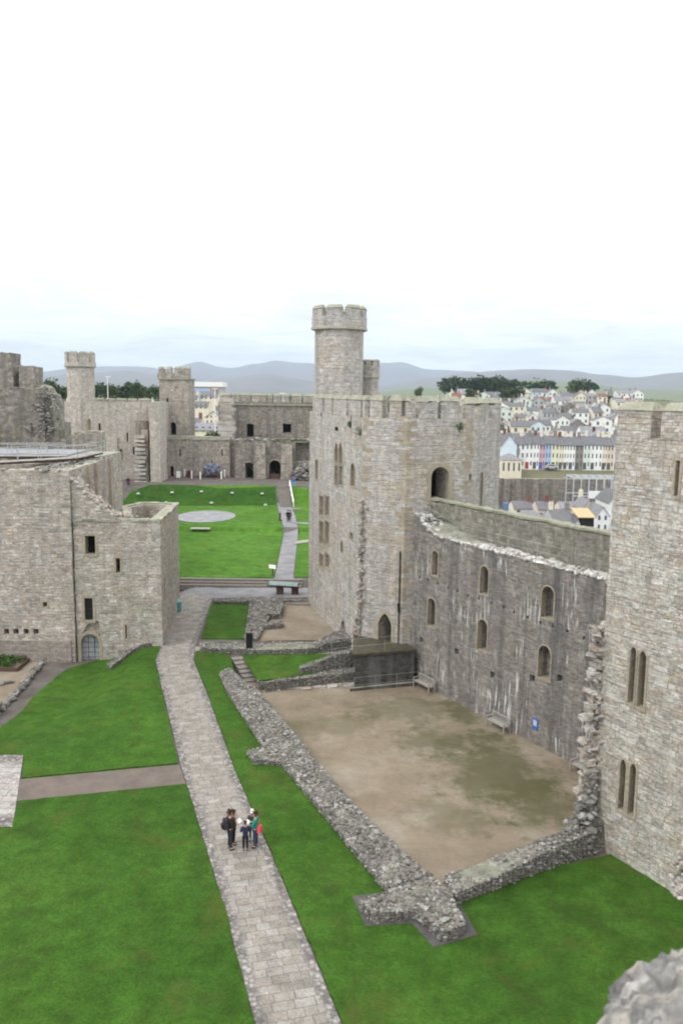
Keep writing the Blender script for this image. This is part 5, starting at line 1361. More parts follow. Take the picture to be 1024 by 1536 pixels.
wom = person((man[0].location.x+.1, man[0].location.y+.42, man[0].location.z), R(-80), 1.6, 'woman in brown coat standing half hidden behind the man in black', BRC, BLK, BRH, M['black'], .6, ('down', 'bent'), hairlen=.1)
kid = person(at(368, 1277), R(8), 1.38, 'child in a navy coat with dark leggings seen from behind in the group', NAVY, BLK, BRH, M['black'], .5)
mum = person(at(383.5, 1272), R(70), 1.66, 'woman in teal jacket and jeans reading a leaflet, rightmost of the group', TEAL, JEAN, BRH, M['black'], .42, hairlen=.04)
carried('leaflet', 'white open leaflet held by the woman in teal', 'leaflet', mum, [(paper_mb(), 'sheet', M['white'])])
mb = MB().prism([(-.15, -.30), (.15, -.30), (.16, -.14), (-.16, -.14)], .82, 1.12, [(-.12, -.27), (.12, -.27), (.14, -.14), (-.14, -.14)])
mb2 = MB().tube((-.12, -.16, 1.1), (.14, -.12, 1.4), .014)
carried('shoulder_bag', 'coral red shoulder bag on the back of the woman in teal', 'bag', mum, [(mb, 'bag', REDC), (mb2, 'strap', REDC)])
kd2 = person((mum[0].location.x-.22, mum[0].location.y+.55, mum[0].location.z), R(175), 1.45, 'child with a white cap facing the camera behind the woman in teal', cloth('dark_grey_coat', (.05, .05, .06)), GRC, BRH, M['black'], .45, hat=WHC)
f1 = person(at(192, 729), R(20), 1.7, 'visitor in dark blue near the gatehouse edge by the far doorway', DKJ, JEAN, BRH, M['black'], sub=1, arm=('down', 'down'))
f2 = person(at(194.5, 730), R(20), 1.15, 'small child in red beside the visitor near the far doorway', cloth('red_coat', (.4, .05, .05)), GRC, BRH, M['black'], sub=1, arm=('down', 'down'))
f3 = person(at(431.5, 783), R(5), 1.75, 'dark clothed walker on the left of the pair on the lawn path', BLK, BLK, BRH, M['black'], sub=1, arm=('down', 'down'), stride=.16)
f4 = person(at(434.8, 782.5), R(5), 1.68, 'purple coated walker on the right of the pair on the lawn path', PUR, BLK, BRH, M['black'], sub=1, arm=('down', 'down'), stride=-.14)
f5 = person(at(441, 731), R(180), 1.72, 'visitor in bright blue coat at the top of the bank stairs', BLUE, cloth('aqua_trousers', (.08, .4, .5)), BRH, M['black'], sub=1, arm=('down', 'down'))

# ================================================================== TOWN
# walls of the old quay
qa = GY(735, 720, 226); qb = GY(960, 720, 226)
root = empty('quay_wall', 'long dark stone quay wall below the coloured terrace', 'retaining wall', (qa.x, 226, -11))
wallbox(root, (qa.x, 226.5), (qb.x+60, 226.5), -11.5, -2.95, 1.2, M['far_dark'], 'wall')
for px in (760, 803): 
    p = GY(px, 720, 226); MB().box((p.x, 225.9, -7), (1.6, 1.2, 8.1)).build('buttress', M['far_dark'], root)
def wallc(name, c): return plain(name, c, .85, var=.08, scale=.8)
WC = {'white': wallc('white_render', (.78, .78, .76)), 'cream': wallc('cream_render', (.7, .64, .52)), 'grey': wallc('grey_render', (.42, .42, .42)), 'pale blue': wallc('pale_blue_render', (.6, .7, .74)), 'pink': wallc('pink_render', (.55, .36, .42)),
      'blue': wallc('blue_render', (.34, .46, .64)), 'yellow': wallc('yellow_render', (.7, .68, .5)), 'peach': wallc('peach_render', (.66, .54, .45)), 'stone': wallc('brown_stone', (.24, .22, .2)), 'pale green': wallc('pale_green_render', (.62, .68, .62))}
RC = {'grey slate': M['slate_roof'], 'pale slate': M['slate_roof2'], 'red tile': M['red_roof']}
WIN = plain('dark_window_glass', (.10, .11, .12), .2, var=.3, spec=.5)
def xf(x, y, z, rz):
    c, s = math.cos(rz), math.sin(rz)
    return lambda p: (x+p[0]*c-p[1]*s, y+p[0]*s+p[1]*c, z+p[2])
def house(x, y, z, w, d, h, wall, roof, label, rz=0.0, rh=None, gable=False, chim=(1,), floors=2, bays=2, door=None, win=True, cat='house', group=None, hip=0.0, dep=3.0, wh=1.4, dm=None):
    """gable=True turns the ridge towards the viewer"""
    rh = rh or min(w, d)*.38; root = empty('house', label, cat, (x, y, z), group); t = xf(x, y, z, rz)
    def B(mb, name, m, par=root): mb.v = [t(p) for p in mb.v]; return mb.build(name, m, par)
    mb = MB(); a, b = w/2, d/2
    if gable: vs = [(-a, -b, -dep), (a, -b, -dep), (a, b, -dep), (-a, b, -dep), (-a, -b, h), (a, -b, h), (a, b, h), (-a, b, h), (0, -b, h+rh), (0, b, h+rh)]; fs = [(0, 1, 5, 8, 4), (1, 2, 6, 5), (2, 3, 7, 9, 6), (3, 0, 4, 7)]
    elif hip: vs = [(-a, -b, -dep), (a, -b, -dep), (a, b, -dep), (-a, b, -dep), (-a, -b, h), (a, -b, h), (a, b, h), (-a, b, h)]; fs = [(0, 1, 5, 4), (1, 2, 6, 5), (2, 3, 7, 6), (3, 0, 4, 7)]
    else: vs = [(-a, -b, -dep), (a, -b, -dep), (a, b, -dep), (-a, b, -dep), (-a, -b, h), (a, -b, h), (a, b, h), (-a, b, h), (-a, 0, h+rh), (a, 0, h+rh)]; fs = [(0, 1, 5, 4), (1, 2, 6, 9, 5), (2, 3, 7, 6), (3, 0, 4, 8, 7)]
    B(mb.add(vs, fs), 'wall', WC[wall])
    o = .25; th = .14; mb = MB()
    def slab(p):
        mb.add(p+[(q[0], q[1], q[2]+th) for q in p], [(3, 2, 1, 0), (4, 5, 6, 7), (0, 1, 5, 4), (1, 2, 6, 5), (2, 3, 7, 6), (3, 0, 4, 7)])
    if gable:
        for s in (-1, 1): slab([(s*(a+o), -b-o, h-o*rh/a), (s*(a+o), b+o, h-o*rh/a), (0, b+o, h+rh), (0, -b-o, h+rh)])
    elif hip:
        hx = a-min(a*.8, b*hip); vs = [(-a-o, -b-o, h), (a+o, -b-o, h), (a+o, b+o, h), (-a-o, b+o, h), (-hx, 0, h+rh), (hx, 0, h+rh)]
        mb.add(vs, [(0, 1, 5, 4), (1, 2, 5), (2, 3, 4, 5), (3, 0, 4), (3, 2, 1, 0)])
    else:
        for s in (-1, 1): slab([(-a-.02, s*(b+o), h-o*rh/b), (a+.02, s*(b+o), h-o*rh/b), (a+.02, 0, h+rh), (-a-.02, 0, h+rh)])
    rf = B(mb, 'roof', RC[roof])
    for c in chim:
        if c:
            cx_ = c*(a-.5) if not gable else 0; cy_ = 0 if not gable else b-.6
            mb = MB().box((cx_, cy_, h+rh+.5), (.9, .7, 1.7)); mb.box((cx_, cy_, h+rh+1.4), (1.05, .85, .12))
            for q in (-.25, .25): mb.tube((cx_+q, cy_, h+rh+1.4), (cx_+q, cy_, h+rh+1.85), .13, .1)
            B(mb, 'chimney', WC['cream'] if random.random() < .4 else (WC['stone'] if random.random() < .6 else M['red_roof']), rf)
    if win:
        for f in range(floors):
            for i in range(bays):
                cx_ = -a+w*(i+.5)/bays; cz = .9+f*(h/floors)
                if f == 0 and door is not None and i == door: continue
                mb = MB().box((cx_, -b-.01, cz+wh/2), (min(1.1, w/bays*.34), .06, wh*h/floors/2.9)); B(mb, 'window', WIN)
        if door is not None:
            cx_ = -a+w*(door+.5)/bays; B(MB().box((cx_, -b-.03, 1.05), (1.0, .1, 2.1)), 'door', dm or WIN)
    return root
# coloured terrace
YTc = 262
seq = [('white', 772, 787), ('white', 787, 799), ('white', 799, 808), ('pink', 808, 817), ('blue', 817, 826), ('yellow', 826, 838), ('cream', 838, 845), ('white', 845, 853), ('white', 853, 862), ('stone', 862, 874), ('pale green', 874, 885), ('white', 885, 903), ('cream', 903, 910), ('peach', 910, 920), ('white', 920, 934), ('pale blue', 934, 950)]
DM = {'pink': M['blue'], 'white': plain('red_door', (.4, .04, .04), .5)}
names = {0: 'white terrace house at the left end beside the pale blue gable', 1: 'second white terrace house from the left end', 2: 'narrow white terrace house left of the pink one', 3: 'deep pink terrace house between white and blue ones', 4: 'blue terrace house next to the pink one', 5: 'pale yellow terrace house right of the blue one', 6: 'narrow cream terrace house right of the yellow one', 7: 'white terrace house right of the narrow cream one', 8: 'white terrace house left of the dark stone one', 9: 'dark stone fronted terrace house with white windows', 10: 'pale green terrace house right of the stone one', 11: 'wide white terrace house with a dark balcony line', 12: 'narrow cream terrace house near the right end', 13: 'peach terrace house beside the great tower edge', 14: 'white terrace house partly behind the great tower', 15: 'pale blue terrace house mostly behind the great tower'}
hT = GY(850, 666, YTc).z-(-3)
for i, (c, a, b) in enumerate(seq):
    xa, xb = GY(a, 690, YTc-4).x, GY(b, 690, YTc-4).x
    house((xa+xb)/2, YTc, -3.0, xb-xa-.04, 8, hT+random.uniform(-.15, .25), c, 'grey slate', names[i], rh=2.4, chim=(1,) if i % 2 else (-1, 1) if i == 7 else (1,), floors=3, bays=2 if xb-xa < 3.4 else 3, door=0, dm=DM.get(c) if i in (1, 3) else None, wh=1.5)
xa, xb = GY(751, 690, YTc-6).x, GY(774, 690, YTc-6).x
house((xa+xb)/2, YTc-2, -3, xb-xa, 9, hT-.2, 'pale blue', 'grey slate', 'pale blue gable end house at the left end of the terrace', gable=True, rh=3.2, floors=3, bays=2, win=False, chim=(1,))
xa, xb = GY(752, 690, 246).x, GY(783, 690, 246).x
house((xa+xb)/2, 250, -3.3, xb-xa, 7, 3.9, 'cream', 'pale slate', 'small cream house with a slate roof in front of the blue gable', floors=1, bays=4, rh=1.6, hip=.9, wh=1.8)
# low things on the quay street
def car(x, y, z, rz, colr, label, van=False):
    root = empty('parked_car', label, 'van' if van else 'car', (x, y, z), 'cars parked on the quay'); t = xf(x, y, z, rz)
    def B(mb, n, m): mb.v = [t(p) for p in mb.v]; return mb.build(n, m, root)
    L, Wd = 2.1, .85
    prof = [(-L, .3), (-L, .85), (-1.5, .95), (-1.0, 1.42), (.7, 1.45), (1.25, .98), (2.0, .85), (L, .6), (L, .3)] if not van else [(-L, .3), (-L, 1.9), (.9, 1.95), (1.5, 1.2), (2.0, 1.0), (L, .3)]
    vs = [(a, -Wd, b) for a, b in prof]+[(a, Wd, b) for a, b in prof]; n = len(prof)
    B(MB().add(vs, [(i, (i+1) % n, n+(i+1) % n, n+i) for i in range(n)]+[tuple(range(n)), tuple(reversed(range(n, 2*n)))]), 'body', colr)
    for s in (-1, 1):
        mb = MB(); q = [(-1.3, 1.0), (-.95, 1.36), (.65, 1.38), (1.05, 1.0)] if not van else [(.5, 1.15), (.5, 1.7), (1.0, 1.7), (1.4, 1.2)]
        mb.add([(a, s*(Wd+.01), b) for a, b in q], [(0, 1, 2, 3)]); B(mb, 'side_window', WIN)
        for wx in (-1.3, 1.3):
            B(MB().tube((wx, s*(Wd-.15), .33), (wx, s*(Wd+.05), .33), .33, n=12), 'wheel', M['black'])
cp = {'red': plain('red_car_paint', (.4, .03, .03), .3), 'black': plain('black_car_paint', (.02, .02, .022), .3), 'silver': plain('silver_car_paint', (.45, .46, .48), .3), 'yellow': plain('yellow_van_paint', (.6, .42, .04), .4), 'bluec': plain('blue_car_paint', (.05, .09, .2), .3)}
for i, (px, py, c, lb) in enumerate([(775, 752, 'red', 'red car at the left end of the parked row on the quay'), (784, 752, 'black', 'black car second from the left on the quay'), (791, 752.5, 'silver', 'silver car in the middle of the parked row on the quay'), (798, 753, 'black', 'black car at the right end of the parked row on the quay'), (826, 754, 'silver', 'silver car alone left of the steel frame')]):
    p = G(px, py, -10.9); car(p.x, p.y, -10.92, R(-75), cp[c], lb)
p = G(834, 752, -10.9); car(p.x, p.y, -10.92, R(10), cp['yellow'], 'yellow digger like van near the steel frame on the quay', True)
p = G(903, 790, -10.9); car(p.x, p.y, -10.92, R(160), cp['yellow'], 'bright yellow van beside the orange awning', True)
p = G(826, 703, -2.9); car(p.x, 257.0, -2.95, 0, cp['silver'], 'pale car in front of the blue and yellow terrace houses')
# steel frame
p0 = GY(848, 745, 222); p1 = GY(960, 745, 222)
root = empty('steel_frame', 'pale steel building frame standing on the quay below the terrace', 'steel frame', (p0.x, 222, -11))
mbm = MB(); nx = 11; SF = plain('pale_steel', (.5, .53, .56), .5, var=.08); zt_ = GY(880, 713, 222).z
for i in range(nx):
    x = p0.x+(p1.x-p0.x)*i/(nx-1)
    for y in (215, 222): MB().box((x, y, (-11+zt_)/2), (.18, .18, zt_+11)).build('column', SF, root)
    mbm.box((x, 218.5, zt_), (.15, 7, .3))
for y in (215, 222):
    mbm.box(((p0.x+p1.x)/2, y, zt_), (p1.x-p0.x, .2, .4)); mbm.box(((p0.x+p1.x)/2, y, (zt_-11)/2), (p1.x-p0.x, .2, .25))
mbm.build('beam', SF, root)
q = GY(898, 741, 213); MB().box((q.x, 213, q.z-.2), (5.2, .4, 1.9)).build('hoarding', M['white'], root)
# lamp posts on the quay
for i, (px, y0, y1) in enumerate([(799, 708, 742), (811, 714, 742), (845, 716, 746)]):
    b = G(px, y1, -10.9); tp = GY(px, y0, b.y); root = empty('lamp_post', 'slim pale lamp post against the quay wall, '+['left one', 'middle one', 'right one by the steel frame'][i], 'lamp post', tuple(b), 'lamp posts on the quay')
    MB().tube(b, tp, .1, .06).build('post', SF, root); MB().box((tp.x+.5, tp.y, tp.z), (1.1, .25, .12)).build('lamp_head', SF, root)
# foreground riverside houses
def ph(px0, px1, pyb, Y, d, z, h, wall, roof, label, **k):
    xa, xb = GY(px0, pyb, Y).x, GY(px1, pyb, Y).x
    return house((xa+xb)/2, Y+d/2, z, xb-xa, d, h, wall, roof, label, **k)
ph(768, 833, 790, 178, 9, -11, 2.9, 'white', 'pale slate', 'wide low house with a big pale hipped slate roof by the curtain parapet', hip=1.0, rh=2.6, chim=(), floors=1, bays=5)
ph(830, 862, 790, 172, 10, -11, 4.4, 'grey', 'grey slate', 'grey two storey house with its ridge towards the castle', rh=2.0, chim=(-1, 1), bays=3)
ph(862, 869, 795, 170, 8, -11, 4.4, 'white', 'grey slate', 'narrow white house end left of the orange awning', gable=True, rh=1.2, chim=(), bays=1)
ph(893, 912, 790, 184, 8, -11, 4.2, 'white', 'pale slate', 'white gabled house behind the yellow van', gable=True, rh=2.0, chim=(), bays=2)
ph(872, 893, 775, 192, 8, -11, 4.6, 'cream', 'pale slate', 'cream gabled house above the orange awning', gable=True, rh=2.0, chim=(1,), bays=2)
ph(912, 940, 775, 190, 10, -11, 6.4, 'white', 'grey slate', 'tall white house partly behind the great tower by the quay', gable=True, rh=2.4, chim=(), bays=2)
ph(770, 800, 770, 205, 7, -11, 2.6, 'cream', 'grey slate', 'small cream cottage behind the parked cars', rh=1.4, chim=(1,), floors=1)
ph(806, 826, 772, 200, 7, -11, 3.2, 'peach', 'grey slate', 'peach walled cottage with a brown chimney near the yellow digger', rh=1.5, chim=(1,), floors=1)
ph(840, 868, 770, 204, 6, -11, 2.9, 'cream', 'pale slate', 'low cream workshop below the steel frame', rh=1.3, chim=(), floors=1)
p0 = GY(868, 776, 171); p1 = GY(892, 776, 171); z0 = GY(880, 777, 171).z
root = empty('workshop', 'dark open fronted workshop under a broad orange awning roof', 'workshop', (p0.x, 172, -11))
MB().box(((p0.x+p1.x)/2, 174.5, -11+(z0+11)/2), (p1.x-p0.x, 6, z0+11)).build('wall', M['black'], root)
z1_ = GY(880, 763, 177).z
MB().add([(p0.x-.2, 171, z0), (p1.x+.2, 171, z0), (p1.x+.2, 177, z1_), (p0.x-.2, 177, z1_), (p0.x-.2, 171, z0+.15), (p1.x+.2, 171, z0+.15), (p1.x+.2, 177, z1_+.15), (p0.x-.2, 177, z1_+.15)], [(3, 2, 1, 0), (4, 5, 6, 7), (0, 1, 5, 4), (1, 2, 6, 5), (2, 3, 7, 6), (3, 0, 4, 7)]).build('awning', plain('orange_awning', (.5, .36, .2), .7), root)
# blue tank roof bit next to the octagonal tower
p = GY(754.5, 745, 168); root = empty('slate_outhouse', 'steep slate roofed outhouse with a blue skylight beside the octagonal tower', 'outhouse', (p.x, 168, -11))
MB().add([(p.x-3, 164, -8.5), (p.x+3.2, 164, -9.5), (p.x+3.2, 172, -9.5), (p.x-3, 172, -8.5), (p.x-1.6, 164, p.z-1), (p.x-1.6, 172, p.z-1)], [(0, 1, 4), (3, 5, 2), (0, 4, 5, 3), (1, 2, 5, 4), (0, 3, 2, 1)]).build('roof', M['slate_roof2'], root)
MB().prism(ngon(p.x+.2, 166, .6, 10), p.z-2.6, p.z-1.0).build('tank', plain('dull_blue_tank', (.12, .2, .34), .6), root)
MB().prism([(p.x-3, 164.2), (p.x+3, 164.2), (p.x+3, 171.8), (p.x-3, 171.8)], -12, -8.6).build('wall', WC['grey'], root)
# hillside houses
random.seed(21)
rows = [(292, 12, 'first hillside row'), (318, 12, 'second hillside row'), (346, 13, 'third hillside row'), (382, 14, 'fourth hillside row'), (425, 14, 'fifth hillside row'), (470, 15, 'sixth hillside row'), (525, 16, 'row under the pines'), (585, 17, 'back row under the pines'), (640, 18, 'ridge top row')]
nH = 0; used_l = {}
for Yr_, wv_, rl in rows:
    px = 738 if Yr_ < 560 else 625
    xx = GY(px, 620, Yr_).x; xe = GY(945, 620, Yr_).x
    while xx < xe:
        w_ = random.uniform(5, 11)*(1 if Yr_ < 450 else 1.2); y_ = Yr_+random.uniform(-6, 6); z_ = tz(xx+w_/2, y_)
        c = random.choice(['white', 'white', 'white', 'white', 'white', 'cream', 'cream', 'grey', 'grey', 'stone', 'peach', 'pale blue', 'pale green']); rf = random.choice(['grey slate', 'grey slate', 'pale slate', 'pale slate', 'red tile' if Yr_ > 560 else 'grey slate'])
        g = random.random() < .4; side = (xx+w_/2)/y_; pos_l = 'left' if side < .24 else ('right' if side > .29 else 'middle')
        fl = random.choice([1, 2, 2]); kk = f"{'gabled' if g else 'broadside'} {c} house with {rf} roof, {rl}, {pos_l}"
        house(xx+w_/2, y_, z_, w_*.92, random.uniform(6, 9), 2.8*fl+.4, c, rf, kk, rz=random.uniform(-.25, .25), gable=g, rh=random.uniform(1.7, 2.8), chim=random.choice([(1,), (-1,), (-1, 1), (1,)]), floors=fl, bays=random.choice([2, 3]), dep=4, group=f"{c} {rf} houses on the town hill, {rl}, {pos_l}")
        xx += w_+random.choice([0, 0, .3, 1.5, 4]); nH += 1
# houses in the gap on the left, between the castle towers
for i, a in enumerate([(284, 312, 618, 300, 7, 'cream', 'grey slate', 'long slate roofed house left of the flagpole in the castle gap'), (308, 332, 640, 250, 6, 'cream', 'pale slate', 'pale slate gabled house right of the flagpole in the castle gap'), (282, 300, 648, 235, 5, 'peach', 'grey slate', 'peach low house at the bottom left of the castle gap'), (290, 330, 655, 215, 4.5, 'yellow', 'pale slate', 'low yellow walled house just above the low castle wall'), (82, 99, 632, 240, 6.5, 'grey', 'grey slate', 'dark slate roofed house between the ruined tower and the turret'), (284, 296, 605, 340, 6, 'white', 'grey slate', 'white end house under the modern building'), (212, 224, 600, 330, 6, 'white', 'pale slate', 'white pointed house roof above the far wall'), (300, 326, 603, 345, 7, 'cream', 'grey slate', 'cream row house below the modern building')]):
    px0, px1, pyb, Y, d, c, rf, lb = a; z_ = GY(px0, pyb, Y).z
    ph(px0, px1, pyb, Y, 8, max(-10, z_), (d-2.4)*(.45 if Y > 290 else .8), c, rf, lb, gable=i in (1, 6), rh=1.7, dep=10, chim=(1,), bays=4)
p0 = GY(283, 600, 420); p1 = GY(333, 600, 420); zt_ = GY(300, 578, 420).z
root = empty('office_building', 'long modern building with a white roof band and blue windows behind the far towers', 'office building', (p0.x, 420, -5))
MB().box(((p0.x+p1.x)/2, 426, (zt_-8)/2), (p1.x-p0.x, 14, zt_+8)).build('wall', WC['grey'], root)
MB().box(((p0.x+p1.x)/2, 426, zt_+.6), (p1.x-p0.x+1.5, 15.5, 2.4)).build('roof', M['white'], root)
MB().box(((p0.x+p1.x)/2-1.5, 418.9, zt_-2.2), (p1.x-p0.x-5, .25, 1.6)).build('window_band', WC['blue'], root)
MB().box((p1.x-4, 418.8, zt_-1.9), (3.4, .3, 1.3)).build('cladding', plain('orange_red_cladding', (.5, .2, .12), .6), root)
for q in range(9): MB().box((p0.x+2+q*1.75, 418.85, zt_-6.4), (.9, .2, 1.8)).build('window', WIN, root)
# poles
for (px, y0, y1, Y, lb) in [(162, 565, 600, 230, 'tall white lamp mast behind the far turret wall'), (322.5, 583, 612, 210, 'white flagpole in the gap right of the square tower'), (424, 590, 600, 175, 'short white pole above the far high wall')]:
    a = GY(px, y1, Y); b = GY(px, y0, Y); root = empty('lamp_mast', lb, 'mast', (a.x, Y, -6)); MB().tube((a.x, Y, -8), (a.x, Y, b.z), .16, .1).build('pole', M['white'], root)
    MB().box((b.x, Y, b.z), (1.3, .5, .2)).build('lamp_head', M['white'], root)

# ================================================================== TREES
def tree_mesh(w, h, kind, n=900, ls=.55):
    cr = MB(); tr = MB()
    tr.tube((0, 0, -1), (0, 0, h*.55), w*.04, w*.02, 7)
    if kind == 'pine':
        lumps = [(random.uniform(-.42, .42)*w, random.uniform(-.3, .3)*w, h*random.uniform(.42, .84), w*random.uniform(.17, .27)) for _ in range(14)]+[(0, 0, h*.72, w*.32)]
        fl = .9
    else:
        lumps = [(random.uniform(-.34, .34)*w, random.uniform(-.3, .3)*w, h*random.uniform(.3, .8), w*random.uniform(.18, .32)) for _ in range(10)]+[(0, 0, h*.6, w*.36)]
        fl = .85
    for x, y, z, r in lumps:
        tr.tube((0, 0, h*.4), (x, y, z), w*.018, w*.006, 5)
        leafclump(cr, (x, y, z), (r, r, r*fl), int(n/len(lumps)), ls)
        # sprays breaking the outline
        for q in range(5):
            a = random.uniform(0, 6.28); leafclump(cr, (x+math.cos(a)*r, y+math.sin(a)*r*.7, z+random.uniform(-.3, .6)*r*fl), (r*.3, r*.3, r*.22), 18, ls)
    return cr, tr
protos = {}
def tree(x, y, z, w, h, kind, label, group, m='leaf'):
    key = (kind, random.randrange(3), m)
    root = empty({'pine': 'pine_tree', 'broad': 'broadleaf_tree'}[kind], label, 'tree', (x, y, z), group)
    if key not in protos:
        cr, tr = tree_mesh(10, 10, kind); ms = []
        for mb, nm, mm in ((cr, 'crown', M[m]), (tr, 'trunk', M['bark'])):
            me = bpy.data.meshes.new(nm); me.from_pydata(mb.v, [], mb.f); me.update(); auto_uv(me); me.materials.append(mm); ms.append(me)
        protos[key] = ms
    root.rotation_euler = (0, 0, random.uniform(-.5, .5)); root.scale = (w/10, w/10, h/10)
    for me, nm in zip(protos[key], ('crown', 'trunk')):
        o = bpy.data.objects.new(nm, me); COL.objects.link(o); o.parent = root
def ptree(px, ytop, ybot, wpx, Y, kind, label, group, m='leaf'):
    a = GY(px, ytop, Y); b = GY(px, ybot, Y); wl = GY(px+wpx, ytop, Y).x-a.x
    tree(a.x, Y, b.z, wl, (a.z-b.z)*1.06, kind, label, group, m)
g = 'pine trees on the town ridge'
for px, yt, wp, lb in [(678, 568, 28, 'leftmost dark flat topped pine on the ridge above the octagonal tower'), (700, 571, 24, 'small pine second from the left on the ridge'), (712, 567, 36, 'broad pine right of the small pine on the ridge'), (741, 567, 34, 'dark broad pine above the right side of the octagonal tower'), (728, 572, 22, 'low pine in the dip of the ridge clump'), (757, 570, 28, 'pine just right of the tallest clump on the ridge'), (774, 573, 24, 'small pine before the big round tree')]:
    ptree(px, yt-1, 600, wp*1.15, 660, 'pine', lb, g)
ptree(808, 565, 594, 52, 690, 'broad', 'big dark round topped tree in the middle of the ridge', 'round trees on the town ridge')
ptree(866, 569, 596, 26, 640, 'broad', 'green tree left of the leaning dark tree at the right of the ridge', 'round trees on the town ridge', 'leaf2')
ptree(882, 571, 600, 30, 650, 'broad', 'leaning dark tree near the right end of the ridge', 'round trees on the town ridge')
ptree(905, 592, 606, 26, 600, 'broad', 'low bushy tree at the right end of the ridge', 'round trees on the town ridge')
for px, yt, wp in [(627, 580, 12), (710, 583, 22), (760, 584, 20), (768, 606, 14), (775, 580, 30)]:
    ptree(px, yt, 600, wp, 560, 'broad', {627: 'lone small round tree left of the ridge pines', 710: 'brownish bush tree under the ridge pines', 760: 'green bush tree under the right pines', 768: 'dark bush among the upper left hillside houses', 775: 'dark tree between the pines and the big round tree'}[px], 'small trees among the town houses', 'leaf2')
for i, (px, yt, wp) in enumerate([(66, 572, 22), (76, 569, 26), (90, 575, 24), (98, 578, 18), (150, 575, 26), (168, 577, 24), (186, 575, 26), (196, 572, 16), (203, 571, 14), (213, 576, 24), (226, 578, 24), (237, 577, 18), (60, 578, 24), (84, 580, 30)]):
    ptree(px, yt, 603, wp, 300+8*(i % 4), 'broad', f"rounded tree in the dark belt behind the far left towers, {['first', 'second', 'third', 'fourth', 'fifth', 'sixth', 'seventh', 'eighth', 'ninth', 'tenth', 'eleventh', 'twelfth', 'thirteenth', 'fourteenth'][sorted([66, 76, 90, 98, 150, 168, 186, 196, 203, 213, 226, 237, 60, 84]).index(px)]} from the left", 'tree belt behind the far left towers', 'leaf2' if i % 2 else 'leaf')
# far wood line on the plain as one mass
mb = MB(); random.seed(5)
for q in range(520):
    px = random.uniform(-80, 1000); Y = random.uniform(900, 3200); p = GY(px, 600, Y); z_ = tz(p.x, Y); L = random.uniform(15, 60)
    for s in range(3): leafclump(mb, (p.x+random.uniform(-L, L), Y+random.uniform(-12, 12), z_+5), (L*.6, 10, 6), 22, 5)
o = mb.build('far_woodland', M['leaf2']); tag(o, 'thin dark lines of far woodland across the plain below the mountains', 'woodland'); o['kind'] = 'stuff'
mb = MB()
# bush by the low castle wall in the gap and plants on the towers
for (px, py, Y, r, lb) in [(335, 648, 172, 1.5, 'green bush just behind the low far wall'), (318, 650, 172, 1.3, 'small dark bush beside the low far wall')]:
    p = GY(px, py, Y); root = empty('bush', lb, 'bush', (p.x, Y, p.z-2)); mb = MB(); leafclump(mb, (p.x, Y, p.z-.8), (r*1.3, 1, r), 500, .2); mb.build('leaves', M['plant'], root); MB().tube((p.x, Y, p.z-5), (p.x, Y, p.z), .1).build('stem', M['bark'], root)
for (wf_, px, py, r, lb) in [(wA, 541, 646, .33, 'green tuft growing on the left face of the octagonal tower'), (wA, 526, 636, .22, 'narrow green tuft under a parapet slit of the octagonal tower'), (wC, 689, 640, .34, 'green tuft near the right corner of the octagonal tower'), (wA, 506, 643, .14, 'tiny plant above the tall paired window'), (wD, 751, 640, .25, 'small plant on the right edge of the octagonal tower')]:
    u, z = wf_.hit(px, py); p = wf_.at(u, z, .08); mb = MB(); leafclump(mb, p, (r, r*.5, r*1.2), 160, .06); o = mb.build('wall_plant', M['plant'], loc=tuple(p)); tag(o, lb, 'plant')

# ================================================================== CAMERA, LIGHT, SKY
cd = bpy.data.cameras.new('camera'); cam = bpy.data.objects.new('camera', cd); COL.objects.link(cam); sc.camera = cam
cd.sensor_fit = 'HORIZONTAL'; cd.sensor_width = 14.9; cd.lens = 14.9*F/1024; cd.clip_end = 60000; cd.clip_start = .1
cam.location = (0, 0, CH)
cam.rotation_euler = (Matrix.Rotation(math.pi/2-TH, 3, 'X') @ Matrix.Rotation(RO, 3, 'Z')).to_euler()
cd.dof.use_dof = True; cd.dof.focus_distance = 70; cd.dof.aperture_fstop = .9
w = bpy.data.worlds.new('World'); sc.world = w; w.use_nodes = True; nt = w.node_tree
for n in list(nt.nodes): nt.nodes.remove(n)
SUN_EL, SUN_ROT = R(48), R(-125)
sky = nd(nt, 'ShaderNodeTexSky', sky_type='NISHITA', sun_disc=False, sun_elevation=SUN_EL, sun_rotation=SUN_ROT)
tc_ = nd(nt, 'ShaderNodeTexCoord').outputs['Generated']
sx = nd(nt, 'ShaderNodeSeparateXYZ', {0: tc_}); z = sx.outputs[2]
base = nd(nt, 'ShaderNodeMix', data_type='RGBA')
skyc = vmul(nt, sky.outputs[0], (.1, .1, .1))
zz = mth(nt, 'ADD', mth(nt, 'MAXIMUM', z, 0.0), .10)
pv = comb(nt, mth(nt, 'DIVIDE', sx.outputs[0], zz), mth(nt, 'DIVIDE', sx.outputs[1], zz), 0)
cl_ = noi(nt, pv, .55, 6, .62, .4)
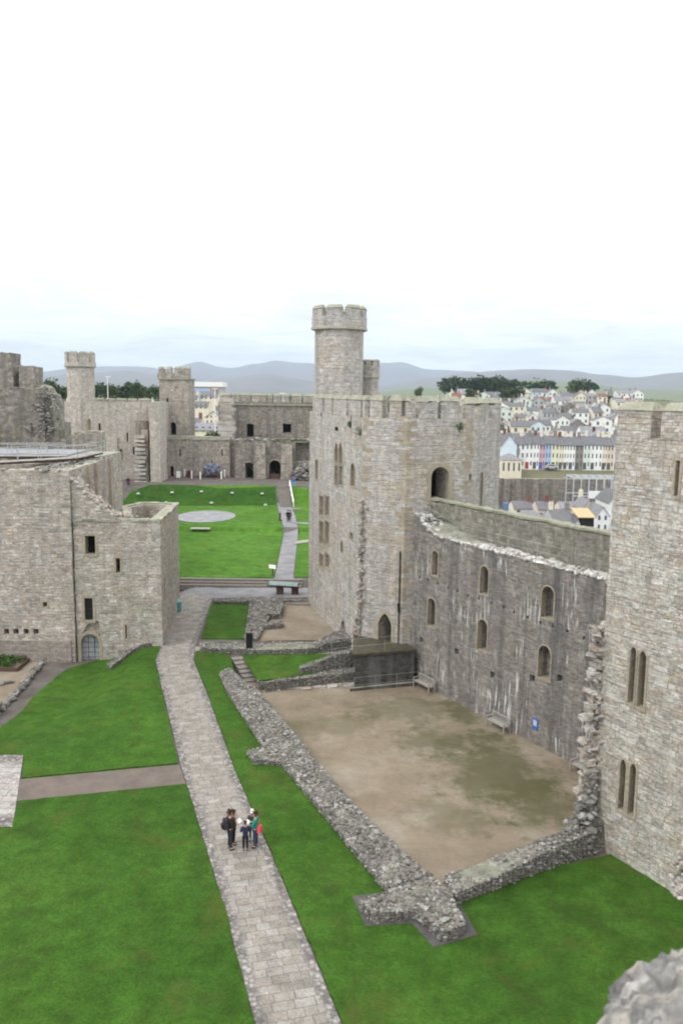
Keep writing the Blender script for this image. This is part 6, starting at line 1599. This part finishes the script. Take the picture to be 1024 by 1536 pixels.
cloudcol = ramp(nt, mth(nt, 'MAXIMUM', z, 0.0), [(0.0, (1.3, 1.38, 1.46)), (.05, (1.22, 1.28, 1.36)), (.14, (1.25, 1.29, 1.34)), (.4, (1.6, 1.6, 1.6)), (1.0, (2.0, 2.0, 2.0))])
hole = mth(nt, 'MULTIPLY', ramp(nt, cl_, [(.42, 0), (.62, 1)]), ramp(nt, z, [(.0, .55), (.06, .5), (.2, .12), (.5, .06)]))
gap = mix(nt, .35, cloudcol, skyc)
final = mix(nt, hole, cloudcol, gap)
final = mix(nt, ramp(nt, z, [(0, 1), (.3, .2)]), final, mix(nt, 1.0, final, ramp(nt, noi(nt, pv, 1.1, 6, .6, .6), [(.32, .80), (.6, 1.08)]), 'MULTIPLY'))
bg = nd(nt, 'ShaderNodeBackground', {'Color': final, 'Strength': 1.0})
out = nd(nt, 'ShaderNodeOutputWorld'); nt.links.new(bg.outputs[0], out.inputs[0])
sd = bpy.data.lights.new('sun', 'SUN'); sd.energy = 1.3; sd.angle = R(14); sd.color = (1, .96, .9)
so = bpy.data.objects.new('sun', sd); COL.objects.link(so); so.location = (-20, -20, 60)
sdir = Vector((math.sin(SUN_ROT)*math.cos(SUN_EL), math.cos(SUN_ROT)*math.cos(SUN_EL), math.sin(SUN_EL)))
so.rotation_euler = sdir.to_track_quat('Z', 'Y').to_euler()
# haze
hb = MB().box((0, 7600, 380), (34000, 19000, 800)).build('haze', None); hb['kind'] = 'stuff'
hm = bpy.data.materials.new('haze_air'); hm.use_nodes = True; n_ = hm.node_tree
for n in list(n_.nodes): n_.nodes.remove(n)
pvn = nd(n_, 'ShaderNodeVolumePrincipled', {'Color': (.72, .86, 1, 1), 'Density': 8.5e-5}); oo = nd(n_, 'ShaderNodeOutputMaterial'); n_.links.new(pvn.outputs[0], oo.inputs['Volume'])
hb.data.materials.append(hm)
sc.cycles.filter_width = 2.0
sc.view_settings.view_transform = 'Standard'; sc.view_settings.look = 'None'; sc.view_settings.exposure = .15; sc.view_settings.gamma = 1
